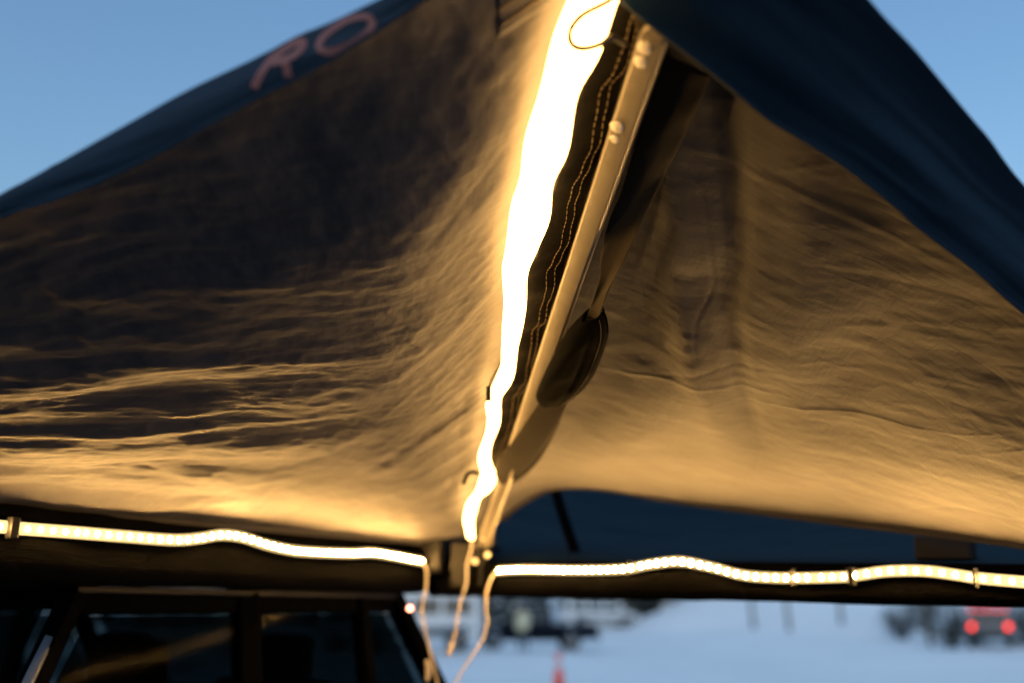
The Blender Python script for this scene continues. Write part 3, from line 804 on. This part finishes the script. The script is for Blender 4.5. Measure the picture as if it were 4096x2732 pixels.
def folded_pad(Lp, Rp, h, n=60, q=46):
    Lc = catmull(Lp, n); Rc_ = catmull(Rp, n); C = (Lc + Rc_) / 2; W = (Rc_ - Lc) / 2
    T = np.gradient(C, axis=0); N = np.cross(T, W); N /= np.linalg.norm(N, axis=1)[:, None]; N *= np.sign((N * (ORG - C)).sum(1))[:, None]
    sq = np.linspace(-1, 1, q); x = np.abs(sq); wq = 2 * x ** 1.35 - 1; g = 1.55 * x ** .5 * (1 - x) ** .55
    t = np.linspace(0, 1, n)[:, None]
    hh = np.interp(t[:, 0], np.linspace(0, 1, len(h)), h)[:, None]
    dep = np.sign(sq)[None] * (hh * g[None] + .0022)
    dep = dep + np.where(sq > 0, 1, .3)[None] * (.0022 * fbm(t * 5 + 0 * sq[None], wq[None] * 2.2 + t * 3, 501, 3) + .0018 * np.sin(wq[None] * 4 + t * 7) * np.sin(math.pi * t) - .0030 * np.exp(-((wq[None] - .15 - .3 * t) / .10) ** 2) * np.sin(math.pi * t))
    G = C[:, None] + W[:, None] * wq[None, :, None] + N[:, None] * dep[:, :, None]
    # front layer stops a little short at the top so that the mouth shows
    front = (sq > .05)[None] * (1 - t) ** 6
    G = G + (T / np.linalg.norm(T, axis=1)[:, None])[:, None] * (.012 * front)[:, :, None]
    return grid_obj('pad', G, M['pad'], st, thick=.0024), G, N
pad, PG, PN = folded_pad(pr([(2335, 1262), (2285, 1312), (2250, 1362), (2215, 1425), (2180, 1492), (2156, 1546), (2148, 1585), (2168, 1616)], .085),
              pr([(2412, 1238), (2428, 1290), (2430, 1345), (2410, 1415), (2378, 1492), (2335, 1552), (2292, 1592), (2250, 1616)], .085), [.015, .020, .024, .026, .026, .023, .018, .010])
V_, f_ = [], []
for k in range(2, 56, 1):
    p0 = PG[k, 43] + PN[k] * .0018; p1 = PG[k + 1, 43] + PN[k + 1] * .0018
    v2, f2_ = tube_data(np.array([p0, p0 + (p1 - p0) * .62]), .0007, 5); b0 = len(V_); V_ += v2; f_ += [tuple(i + b0 for i in f) for f in f2_]
from_np('stitching', V_, f_, M['thread'], pad, kind='stuff')
lo, _ = band('lower_strap', pr([(2175, 1585), (2125, 1655), (2055, 1755), (1985, 1850), (1974, 1895), (2000, 1936)], .075),
             pr([(2285, 1575), (2240, 1680), (2180, 1780), (2105, 1872), (2060, 1905), (2012, 1944)], .075), M['strap'], st, .0016, 50, 8, .6,
             lambda t, c: .003 * np.sin(t * 5 + c))
re, _ = band('return_strap', pr([(1985, 1925), (2050, 1893), (2110, 1830), (2160, 1755), (2210, 1670)], .055),
             pr([(2005, 1946), (2080, 1918), (2146, 1856), (2196, 1778), (2240, 1690)], .055), M['strap'], st, .0016, 40, 8, .6)
for o in (a, pad, lo, re): offset(o, st)

# ================================================================== NEAR VEHICLE (boxy 4x4 carrying the awning)
rzv = math.atan2(veh_d[1], veh_d[0])
vo_ = np.array([-.30, 3.85, 0]) - veh_n * .88
su = thing('parked_suv', 'dark boxy off-road vehicle under the awning with tinted side windows', 'car', tuple(vo_), rzv)
ROOF = 1.775
lower = [(-.42, .45), (-.46, .75), (-.44, 1.10), (-.36, 1.22), (1.86, 1.22), (2.02, 1.16), (2.95, 1.06), (3.10, .95), (3.14, .60), (3.08, .42),
         (2.86, .40), (2.82, .62), (2.66, .76), (2.42, .76), (2.26, .62), (2.22, .40), (.62, .40), (.58, .62), (.42, .76), (.18, .76), (.02, .62), (-.02, .40)]
body = prism('body', lower, -.90, .90, M['paint_dark'], su, .018)
# roof panel: gently crowned sheet with rounded rim
bm = bmesh.new()
nx, ny = 14, 12; grid = []
for i in range(nx):
    row = []
    for j in range(ny):
        x = .10 + (1.62 - .10) * i / (nx - 1); y = -.80 + 1.60 * j / (ny - 1)
        z = ROOF + .045 * (1 - (y / .80) ** 2) * 1.0 + .012 * math.sin(math.pi * i / (nx - 1))
        row.append(bm.verts.new((x, y, z)))
    grid.append(row)
for i in range(nx - 1):
    for j in range(ny - 1): bm.faces.new((grid[i][j], grid[i+1][j], grid[i+1][j+1], grid[i][j+1]))
roof = bm_obj('roof', bm, M['paint_dark'], su, True)
sm = roof.modifiers.new('thickness', 'SOLIDIFY'); sm.thickness = .035; sm.offset = -1
for s in (-1, 1):
    # pillars and frames (roof inset, belt outboard)
    yt_, yb_ = s * .785, s * .875
    def pil(x0, x1, w_, name='pillar', m='paint_dark'):
        beam(name, (x0, yt_, ROOF - .012), (x1, yb_, 1.215), w_, .05, M[m], su, .006)
    pil(1.60, 1.93, .045); pil(.98, 1.00, .075); pil(.36, .36, .05); pil(.13, -.30, .07)
    beam('gutter', (.11, s * .806, ROOF - .012), (1.62, s * .806, ROOF - .012), .014, .018, M['trim'], su, .004)
    beam('roof_side', (.10, s * .785, ROOF - .045), (1.62, s * .785, ROOF - .045), .03, .05, M['paint_dark'], su, .008)
    if s > 0:  # strips added as a painted sky highlight on pillar and roof edge
        beam('highlight_strip', (1.625, yt_ + .012, ROOF - .03), (1.95, yb_ + .012, 1.22), .03, .02, M['sky_highlight'], su, .005)
        beam('highlight_strip', (1.10, .815, ROOF + .002), (1.60, .815, ROOF + .002), .016, .014, M['sky_highlight'], su, .004)
    beam('belt_trim', (-.32, s * .893, 1.225), (1.93, s * .893, 1.225), .015, .02, M['trim'], su, .004)
    def pane(pts):
        P4 = [(x, s * (.785 + (.875 - .785) * (ROOF - z) / (ROOF - 1.215)), z) for x, z in pts]
        o_ = from_np('window', P4, [tuple(range(len(P4)))], M['glass'], su, smooth_=False)
        q = o_.modifiers.new('t', 'SOLIDIFY'); q.thickness = .004
        return o_
    pane([(.96, 1.70), (.96, 1.24), (.39, 1.24), (.39, 1.70)])
    pane([(1.02, 1.70), (1.56, 1.70), (1.88, 1.24), (1.04, 1.24)])
    pane([(.33, 1.70), (.33, 1.24), (-.22, 1.24), (.15, 1.70)])
    # roof rail with feet
    rr_ = tube('roof_rail', [(.16, s * .70, ROOF + .04), (.22, s * .70, ROOF + .075), (1.0, s * .70, ROOF + .085), (1.5, s * .70, ROOF + .075), (1.56, s * .70, ROOF + .04)], .014, M['trim'], su, 10, 40)
    for xf in (.95, 1.45): dr = box('door_handle', (xf - .75 if xf < 1 else xf - .28, s * .905, 1.10), (.16, .03, .03), M['trim'], su, None, .006)
    mir = box('mirror', (1.86, s * 1.02, 1.28), (.10, .18, .15), M['paint_dark'], su, None, .03)
    for xw in (.30, 2.54):
        bm = bmesh.new(); cyl_bm(bm, (xw, s * .80, .36), .36, .24, 'Y', 32)
        bmesh.ops.bevel(bm, geom=[e for e in bm.edges if abs(e.calc_length() - 2 * .36 * math.sin(math.pi / 32)) < .005], offset=.03, segments=2, affect='EDGES')
        wh = bm_obj('wheel', bm, M['rubber'], su, True)
        bm = bmesh.new(); cyl_bm(bm, (xw, s * .915, .36), .22, .03, 'Y', 24); cyl_bm(bm, (xw, s * .935, .36), .06, .03, 'Y', 12)
        bm_obj('rim', bm, M['rim'], wh)
    box('tail_lamp', (-.455, s * .78, .98), (.03, .14, .24), M['red_lens'], su, None, .008)
    bm = bmesh.new(); cyl_bm(bm, (3.13, s * .62, .82), .10, .05, 'X', 20); bm_obj('headlight', bm, M['headlamp'], su)
for z_, xr, nm in ((ROOF + .075, .45, 'crossbar'), (ROOF + .075, 1.25, 'crossbar')):
    beam(nm, (xr, -.78, z_ + .02), (xr, .80, z_ + .02), .07, .03, M['trim'], su, .006)
    box('rail_foot', (xr, .74, z_ + .045), (.10, .10, .08), M['black'], su, None, .01)
# windscreen, rear glass
wsq = [(1.64, -.74, ROOF - .04), (1.64, .74, ROOF - .04), (1.96, .82, 1.20), (1.96, -.82, 1.20)]
o_ = from_np('windscreen', wsq, [(0, 1, 2, 3)], M['glass'], su, smooth_=False); o_.modifiers.new('t', 'SOLIDIFY').thickness = .005
rg = [(.08, .70, ROOF - .05), (.08, -.70, ROOF - .05), (-.30, -.76, 1.25), (-.30, .76, 1.25)]
o_ = from_np('rear_window', rg, [(0, 1, 2, 3)], M['glass'], su, smooth_=False); o_.modifiers.new('t', 'SOLIDIFY').thickness = .005
for s in (-1, 1):
    for xs_ in (1.05, .30):
        se = box('seat', (xs_, s * .38, 1.20), (.14, .48, .56), M['seat'], su, Matrix.Rotation(R(-10), 3, 'Y'), .05)
        box('headrest', (xs_ - .06, s * .38, 1.55), (.09, .26, .16), M['seat'], se, None, .035)
box('dashboard', (1.72, 0, 1.22), (.36, 1.5, .14), M['trim'], su, None, .04)
bm = bmesh.new()
q = tube_data(np.array([(1.42 + .03 * math.cos(a), .38 + .18 * math.sin(a), 1.28 + .17 * math.cos(a)) for a in np.linspace(0, 2 * math.pi, 33)]), .014, 8)
bm.free(); from_np('steering_wheel', q[0], q[1], M['trim'], su)
box('rear_bumper', (-.47, 0, .55), (.12, 1.7, .18), M['trim'], su, None, .03)
box('front_bumper', (3.15, 0, .52), (.14, 1.75, .2), M['trim'], su, None, .03)
box('grille', (3.135, 0, .82), (.03, .95, .2), M['trim'], su, None, .008)
# small marker at the rear corner post; its glow stands in for a reflection
bm = bmesh.new(); bmesh.ops.create_uvsphere(bm, u_segments=12, v_segments=8, radius=.009)
bmesh.ops.translate(bm, vec=(.085, .835, ROOF - .055), verts=bm.verts); bm_obj('marker_glint', bm, M['marker'], su, True)
box('spare_wheel_carrier', (-.50, 0, 1.0), (.05, .3, .3), M['trim'], su, None, .01)

# ================================================================== FAR CARS
def car(name, label, cat, loc, rz, style, paint, lit=False, group=None, roof_lights=0, snow=False):
    t = thing(name, label, cat, loc, rz, group)
    if style == 'pickup':
        L_, W_ = 5.3, 1.9
        low = [(-2.65, .55), (-2.65, 1.08), (-.55, 1.10), (1.15, 1.12), (2.45, 1.06), (2.62, .95), (2.65, .50), (2.15, .42), (2.10, .70), (1.90, .84), (1.55, .84), (1.35, .70), (1.30, .42),
               (-1.10, .42), (-1.15, .70), (-1.35, .84), (-1.70, .84), (-1.90, .70), (-1.95, .45)]
        cab = [(-.75, 1.10), (-.68, 1.74), (-.45, 1.84), (.45, 1.84), (.70, 1.76), (1.30, 1.12)]
        wins = [[(-.62, 1.18), (-.57, 1.70), (.02, 1.74), (.02, 1.18)], [(.10, 1.18), (.10, 1.74), (.55, 1.70), (1.02, 1.18)]]
        wx = (1.72, -1.52)
    elif style == 'van':
        L_, W_ = 5.2, 1.95
        low = [(-2.6, .45), (-2.6, 1.20), (1.55, 1.20), (2.45, 1.08), (2.6, .9), (2.6, .45), (2.15, .40), (2.1, .68), (1.9, .80), (1.55, .80), (1.35, .68), (1.3, .40),
               (-1.2, .40), (-1.25, .68), (-1.45, .80), (-1.8, .80), (-2.0, .68), (-2.05, .40)]
        cab = [(-2.58, 1.20), (-2.52, 2.1), (-2.35, 2.22), (.70, 2.22), (1.0, 2.1), (1.75, 1.2)]
        wins = [[(-2.3, 1.35), (-2.25, 1.95), (-1.2, 1.97), (-1.2, 1.35)], [(-1.05, 1.35), (-1.05, 1.97), (.0, 1.97), (.0, 1.35)], [(.15, 1.3), (.15, 1.97), (.85, 1.95), (1.35, 1.3)]]
        wx = (1.72, -1.62)
    else:
        L_, W_ = 4.5, 1.85
        low = [(-2.25, .45), (-2.27, 1.00), (-2.15, 1.08), (1.05, 1.08), (2.10, .96), (2.24, .82), (2.25, .45), (1.85, .38), (1.80, .64), (1.62, .76), (1.28, .76), (1.10, .64), (1.05, .38),
               (-1.05, .38), (-1.10, .64), (-1.28, .76), (-1.62, .76), (-1.80, .64), (-1.85, .40)]
        cab = [(-2.12, 1.08), (-1.92, 1.60), (-1.70, 1.72), (.25, 1.70), (.50, 1.62), (1.20, 1.08)]
        wins = [[(-1.92, 1.14), (-1.76, 1.56), (-1.05, 1.60), (-1.05, 1.14)], [(-.97, 1.14), (-.97, 1.60), (-.25, 1.60), (-.25, 1.14)], [(-.17, 1.14), (-.17, 1.60), (.36, 1.57), (.92, 1.14)]]
        wx = (1.45, -1.45)
    hw_ = W_ / 2
    prism('body', low, -hw_, hw_, paint, t, .05, True)
    # cabin tapered inwards towards the roof
    bm = bmesh.new(); zt = max(z for x, z in cab); z0 = min(z for x, z in cab)
    sec = lambda z: hw_ - .03 - .14 * (z - z0) / (zt - z0)
    a = [bm.verts.new((x, -sec(z), z)) for x, z in cab]; b = [bm.verts.new((x, sec(z), z)) for x, z in cab]
    bm.faces.new(a); bm.faces.new(b[::-1])
    for i in range(len(cab)):
        j = (i + 1) % len(cab); bm.faces.new((a[i], b[i], b[j], a[j]))
    bmesh.ops.bevel(bm, geom=list(bm.edges), offset=.03, segments=2, affect='EDGES')
    cabo = bm_obj('cabin', bm, paint, t, False)
    for s in (-1, 1):
        for wn in wins:
            P4 = [(x, s * (sec(z) + .006), z) for x, z in wn]
            o_ = from_np('window', P4, [tuple(range(len(P4)))], M['farglass'], t, smooth_=False)
            o_.modifiers.new('t', 'SOLIDIFY').thickness = .008
        for xw in wx:
            bm = bmesh.new(); cyl_bm(bm, (xw, s * (hw_ - .10), .36), .36, .22, 'Y', 24); wh = bm_obj('wheel', bm, M['rubber'], t)
            bm = bmesh.new(); cyl_bm(bm, (xw, s * (hw_ + .015), .36), .22, .03, 'Y', 16); bm_obj('rim', bm, M['rim'], wh)
        fx = max(x for x, z in low); bx = min(x for x, z in low)
        box('headlight', (fx - .02, s * (hw_ - .28), .80), (.08, .34, .16), M['headlamp'], t, None, .02)
        box('tail_light', (bx + .0, s * (hw_ - .20), .94), (.07, .17, .20), M['red_lamp'] if lit else M['red_lens'], t, None, .02)
        box('mirror', (cab[-1][0] - .35, s * (hw_ + .08), 1.18), (.10, .16, .14), M['trim'], t, None, .02)
    # windscreen and back glass just proud of the cabin ends
    def ends(i, j, sgn, nm):
        (x0, z0_), (x1, z1_) = cab[i], cab[j]
        q0, q1 = .10, .88
        pts = []
        for q in (q0, q1):
            x = x0 + (x1 - x0) * q; z = z0_ + (z1_ - z0_) * q; pts.append((x + sgn * .012, z + .006, sec(z) - .10))
        P4 = [(pts[0][0], -pts[0][2], pts[0][1]), (pts[0][0], pts[0][2], pts[0][1]), (pts[1][0], pts[1][2], pts[1][1]), (pts[1][0], -pts[1][2], pts[1][1])]
        o_ = from_np(nm, P4, [(0, 1, 2, 3)], M['farglass'], t, smooth_=False); o_.modifiers.new('t', 'SOLIDIFY').thickness = .01
    ends(5, 4, 1, 'windscreen'); ends(0, 1, -1, 'rear_window')
    box('front_bumper', (max(x for x, z in low) + .02, 0, .52), (.12, W_ * .95, .2), M['trim'], t, None, .04)
    box('rear_bumper', (min(x for x, z in low) - .02, 0, .55), (.12, W_ * .95, .2), M['trim'], t, None, .04)
    for k in range(roof_lights):
        yq = (k - (roof_lights - 1) / 2) * .34
        box('roof_light', (cab[1][0] + .03, yq, zt - .06), (.06, .10, .07), M['red_lamp'], t, None, .015)
    if snow:
        sv = [(x, z) for x, z in cab[1:5]]
        prism('roof_snow', [(sv[0][0] + .12, zt + .003), (sv[0][0] + .16, zt + .12), (sv[-1][0] - .28, zt + .13), (sv[-1][0] - .22, zt + .003)], -hw_ + .22, hw_ - .22, M['snow'], t, .03, True)
    return t
def gpos(x, dist):
    """spot on the ground under pixel column x at that distance"""
    d = ray(x, 2440); d = d / math.hypot(d[0], d[1])
    X, Yw = d[0] * dist, d[1] * dist
    return (X, Yw, float(bank_h(np.array(X), np.array(Yw))) - .012)
pb_ = mat('navy_car_paint', (.004, .009, .020), .5, spec=.2, var=.1)
pw = mat('white_car_paint', (.62, .64, .66), .35, coat=.4, var=.05)
pg = mat('grey_car_paint', (.10, .11, .12), .35, coat=.4, var=.1)
prd = mat('red_car_paint', (.25, .02, .02), .35, coat=.4, var=.1)
psl = mat('silver_car_paint', (.36, .38, .40), .35, .3, coat=.4, var=.1)
car('pickup_truck', 'dark navy pickup truck behind the standing person', 'truck', gpos(2130, 43.5), R(184), 'pickup', pb_)
car('parked_van', 'white van partly hidden behind the hanging cables and dark vehicle', 'van', gpos(1665, 40), R(176), 'van', pw, snow=True)
car('parked_van', 'white van with small red lamps far behind the navy pickup', 'van', gpos(2400, 74), R(8), 'van', pw)
car('parked_suv', 'grey car driving off with glowing red tail lights at far right', 'car', gpos(3945, 52), R(67), 'suv', pg, lit=True, roof_lights=5)
car('parked_car', 'red car glimpsed at far left beyond the off-road vehicle', 'car', gpos(30, 30), R(60), 'suv', prd)
car('parked_car', 'silver snowy car at far left edge behind the window pillar', 'car', gpos(120, 22.5), R(80), 'suv', psl, snow=True)
car('parked_car', 'white car seen faintly through the side window of the dark vehicle', 'car', gpos(800, 33), R(10), 'suv', pw)
car('parked_van', 'white van seen through the rear side glass of the dark vehicle', 'van', gpos(1500, 46), R(20), 'van', pw)

# ================================================================== PERSON
def person(name, label, loc, rz, jacket, trousers):
    t = thing(name, label, 'person', loc, rz)
    J = {'pel': (0, 0, .95), 'waist': (0, .01, 1.08), 'chest': (0, .0, 1.30), 'neck': (0, .01, 1.48), 'headb': (0, .02, 1.56), 'headt': (0, .02, 1.70),
         'shl': (.19, 0, 1.42), 'ell': (.26, .02, 1.14), 'wrl': (.24, .10, .90), 'hal': (.235, .12, .83),
         'shr': (-.19, 0, 1.42), 'elr': (-.26, .02, 1.14), 'wrr': (-.20, .16, .95), 'har': (-.17, .19, .90),
         'hil': (.10, 0, .90), 'knl': (.12, .03, .50), 'anl': (.13, -.01, .09), 'tol': (.15, .14, .04),
         'hir': (-.10, 0, .90), 'knr': (-.12, .02, .50), 'anr': (-.13, -.03, .09), 'tor': (-.15, .12, .04)}
    rad_ = {'pel': .16, 'waist': .15, 'chest': .17, 'neck': .065, 'headb': .085, 'headt': .085, 'shl': .085, 'ell': .065, 'wrl': .05, 'hal': .042, 'shr': .085, 'elr': .065, 'wrr': .05, 'har': .042,
            'hil': .11, 'knl': .078, 'anl': .058, 'tol': .045, 'hir': .11, 'knr': .078, 'anr': .058, 'tor': .045}
    E_ = [('pel', 'waist'), ('waist', 'chest'), ('chest', 'neck'), ('neck', 'headb'), ('headb', 'headt'), ('chest', 'shl'), ('shl', 'ell'), ('ell', 'wrl'), ('wrl', 'hal'),
          ('chest', 'shr'), ('shr', 'elr'), ('elr', 'wrr'), ('wrr', 'har'), ('pel', 'hil'), ('hil', 'knl'), ('knl', 'anl'), ('anl', 'tol'), ('pel', 'hir'), ('hir', 'knr'), ('knr', 'anr'), ('anr', 'tor')]
    ks = list(J); me = bpy.data.meshes.new('body'); me.from_pydata([J[k] for k in ks], [(ks.index(a), ks.index(b)) for a, b in E_], [])
    o = bpy.data.objects.new('body', me); link(o, t)
    sk = o.modifiers.new('skin', 'SKIN'); sk.use_smooth_shade = True
    o.modifiers.new('sub', 'SUBSURF').levels = 2; o.modifiers['sub'].render_levels = 2
    for i, k in enumerate(ks):
        sv = me.skin_vertices[0].data[i]; sv.radius = (rad_[k], rad_[k] * (.8 if k in ('chest', 'waist', 'pel') else 1)); sv.use_root = (k == 'pel')
    # colour by height: boots, trousers, jacket, skin are the clothing's own colours
    m = bpy.data.materials.new(name + '_clothes'); m.use_nodes = True
    n = m.node_tree.nodes; l = m.node_tree.links; b = n['Principled BSDF']; b.inputs['Roughness'].default_value = .8
    tc = n.new('ShaderNodeTexCoord'); sx = n.new('ShaderNodeSeparateXYZ'); l.new(tc.outputs['Object'], sx.inputs[0])
    mr = n.new('ShaderNodeMapRange'); mr.inputs['From Max'].default_value = 1.8; l.new(sx.outputs[2], mr.inputs['Value'])
    cr = n.new('ShaderNodeValToRGB'); cr.color_ramp.interpolation = 'CONSTANT'; l.new(mr.outputs[0], cr.inputs[0])
    el = cr.color_ramp.elements; el[0].position = 0; el[0].color = (.01, .01, .012, 1); el[1].position = .09; el[1].color = (*trousers, 1)
    for p_, c_ in ((.43, jacket), (.845, (.42, .24, .17))):
        e_ = el.new(p_); e_.color = (*c_, 1)
    l.new(cr.outputs[0], b.inputs['Base Color']); me.materials.append(m)
    bm = bmesh.new(); bmesh.ops.create_uvsphere(bm, u_segments=16, v_segments=10, radius=.112)
    bmesh.ops.delete(bm, geom=[v for v in bm.verts if v.co.z < -.005], context='VERTS')
    bmesh.ops.translate(bm, vec=(0, .015, 1.665), verts=bm.verts); cyl_bm(bm, (0, .015, 1.665), .116, .035)
    bm_obj('knit_hat', bm, M['trim'], t, True)
    for s in (-1, 1):
        bm = bmesh.new(); hx = (.235, .125, .80) if s > 0 else (-.165, .205, .88)
        for k in range(5):
            a = (k - 2) * .018
            v2, f2_ = tube_data(np.array([(hx[0] + a * .4, hx[1] + a, hx[2] + .02), (hx[0] + a * .5, hx[1] + a * 1.1 + .01, hx[2] - .03), (hx[0] + a * .3, hx[1] + a + .03, hx[2] - (.06 if k < 4 else .035))]), [.011, .010, .008], 6)
            vs = [bm.verts.new(tuple(q)) for q in v2]
            for f in f2_: bm.faces.new([vs[i] for i in f])
        bm_obj('glove', bm, M['trim'], t, True)
    return t
person('person', 'person in a pale yellow jacket standing in front of the navy pickup', gpos(2092, 41), R(165), (.62, .60, .42), (.02, .03, .05))

# ================================================================== TRAFFIC CONE
def cone(label, loc):
    t = thing('traffic_cone', label, 'traffic cone', loc); t.scale = (.92, .92, .92)
    orange = mat('cone_orange', (.95, .075, .02), .45, var=.08); white = mat('cone_white', (.75, .70, .68), .5)
    box('base', (0, 0, .02), (.38, .38, .04), orange, t, None, .01)
    def fr(name, z0, z1, m, d=0):
        rr = lambda z: .145 - (.145 - .045) * (z - .04) / .86 + d
        bm = bmesh.new(); cyl_bm(bm, (0, 0, (z0 + z1) / 2), rr(z0), z1 - z0, 'Z', 28, rr(z1)); return bm_obj(name, bm, m, t, True)
    b = fr('body', .04, .90, orange); fr('collar', .56, .72, white, .003)
    return t
cone('orange traffic cone with a pale collar standing on the snow', gpos(2232, 22))

# ================================================================== POSTS ON THE SNOW BANK
wood = mat('weathered_wood', (.10, .075, .055), .85, var=.3, var_scale=9)
for k, (x, d, lab) in enumerate([(3010, 62, 'wooden post on the snow bank, leftmost of three in a row'), (3152, 60, 'wooden post on the snow bank, middle one of three in a row'),
                                 (3362, 62, 'wooden post on the snow bank, rightmost of three in a row'), (3706, 52, 'slim dark post beside the shrubs near the red tail lights')]):
    p = gpos(x, d); hgt = 2.4
    bm = bmesh.new(); cyl_bm(bm, (0, 0, hgt / 2 - .3), .11, hgt, 'Z', 10, .09)
    bmesh.ops.create_cone(bm, cap_ends=True, segments=10, radius1=.10, radius2=.02, depth=.12, matrix=Matrix.Translation((0, 0, hgt - .25)))
    o = bm_obj('wooden_post', bm, wood, None, False, label=lab, cat='post', group='posts standing in the snow')
    o.location = p; o.rotation_euler = (R(random.uniform(-3, 3)), R(random.uniform(-3, 3)), 0)

# ================================================================== SHRUBS AND FOREST
leafm = mat('dark_needles', (.020, .030, .026), .8, var=.5, var_scale=3)
bark = mat('bark', (.05, .038, .03), .9, var=.3)
def shrub(label, loc, hgt, rad_, seed):
    rnd = random.Random(seed); t = thing('shrub', label, 'shrub', loc, 0, 'dark shrubs at the edge of the snow bank')
    V_, f_ = [], []; lv, lf = [], []
    for k in range(26):
        a = rnd.uniform(0, 6.283); q = rnd.uniform(.3, 1) * rad_; tip = (q * math.cos(a), q * math.sin(a), hgt * rnd.uniform(.5, 1))
        v2, f2_ = tube_data(np.array([(0.1 * math.cos(a), .1 * math.sin(a), -.1), (tip[0] * .5, tip[1] * .5, tip[2] * .55), tip]), [.03, .018, .005], 5)
        b0 = len(V_); V_ += v2; f_ += [tuple(i + b0 for i in f) for f in f2_]
        for m_ in range(46):
            s = rnd.uniform(.35, 1.05); c = [tip[i] * s + rnd.gauss(0, .17) for i in range(3)]; c[2] = max(.05, c[2])
            sz = rnd.uniform(.04, .10); e = Vector((rnd.gauss(0, 1), rnd.gauss(0, 1), rnd.gauss(0, 1))).normalized(); g = e.orthogonal().normalized()
            b0 = len(lv); c = Vector(c); lv += [c - e * sz, c + g * sz * .5, c + e * sz, c - g * sz * .5]; lf.append((b0, b0 + 1, b0 + 2, b0 + 3))
    from_np('branches', V_, f_, bark, t); from_np('foliage', lv, lf, leafm, t, smooth_=False)
for k, (x, d, hg, rd, lab) in enumerate([(3600, 58, 1.9, 1.2, 'low dark shrub left of the slim post on the snow bank'), (3790, 50, 2.0, 1.4, 'dark shrub between the slim post and the red tail lights'),
                                    (4080, 52, 2.6, 1.7, 'tall dark shrub right of the red tail lights'), (3690, 62, 2.3, 1.6, 'dark shrub behind the slim post on the snow bank'), (3900, 58, 2.8, 1.8, 'dark shrub behind the car with red tail lights')]):
    shrub(lab, gpos(x, d), hg, rd, 100 + k)
# far conifer wood reading as one dark mass with snow on it
rnd = random.Random(5); lv, lf, mi = [], [], []
for k in range(450):
    a = R(rnd.uniform(-36, 34)); d = rnd.uniform(108, 165)
    if k >= 240: a = R(rnd.uniform(95, 290)); d = rnd.uniform(28, 46)  # unseen trees behind the camera, added to block low sky light
    if k >= 400: a = R(rnd.uniform(5.2, 9.0)); d = rnd.uniform(84, 106)
    X, Yw = d * math.sin(a), d * math.cos(a); z0 = float(bank_h(np.array(X), np.array(Yw)))
    H_ = rnd.uniform(5, 10) if k < 240 or k >= 400 else rnd.uniform(10, 16)
    for m_ in range(200):
        f = rnd.random() ** .8; z = z0 + .1 + f * H_; rr = (1 - f) * H_ * .24 + .1; q = rnd.uniform(0, 6.283); s = rr * math.sqrt(rnd.random())
        c = Vector((X + s * math.cos(q), Yw + s * math.sin(q), z)); e = Vector((math.cos(q), math.sin(q), -.45)).normalized(); g = Vector((-math.sin(q), math.cos(q), rnd.uniform(-.3, .3)))
        sz = rnd.uniform(.45, .95); b0 = len(lv)
        lv += [c - e * sz * .6, c + g * sz * .5, c + e * sz, c - g * sz * .5]; lf.append((b0, b0 + 1, b0 + 2, b0 + 3)); mi.append(1 if rnd.random() < .16 else 0)
o = from_np('forest', lv, lf, leafm, None, smooth_=False, kind='stuff', label='dark snow-dusted conifer wood along the horizon, with unseen trees added behind the camera', cat='forest')
o.data.materials.append(M['snow']); o.data.polygons.foreach_set('material_index', mi)
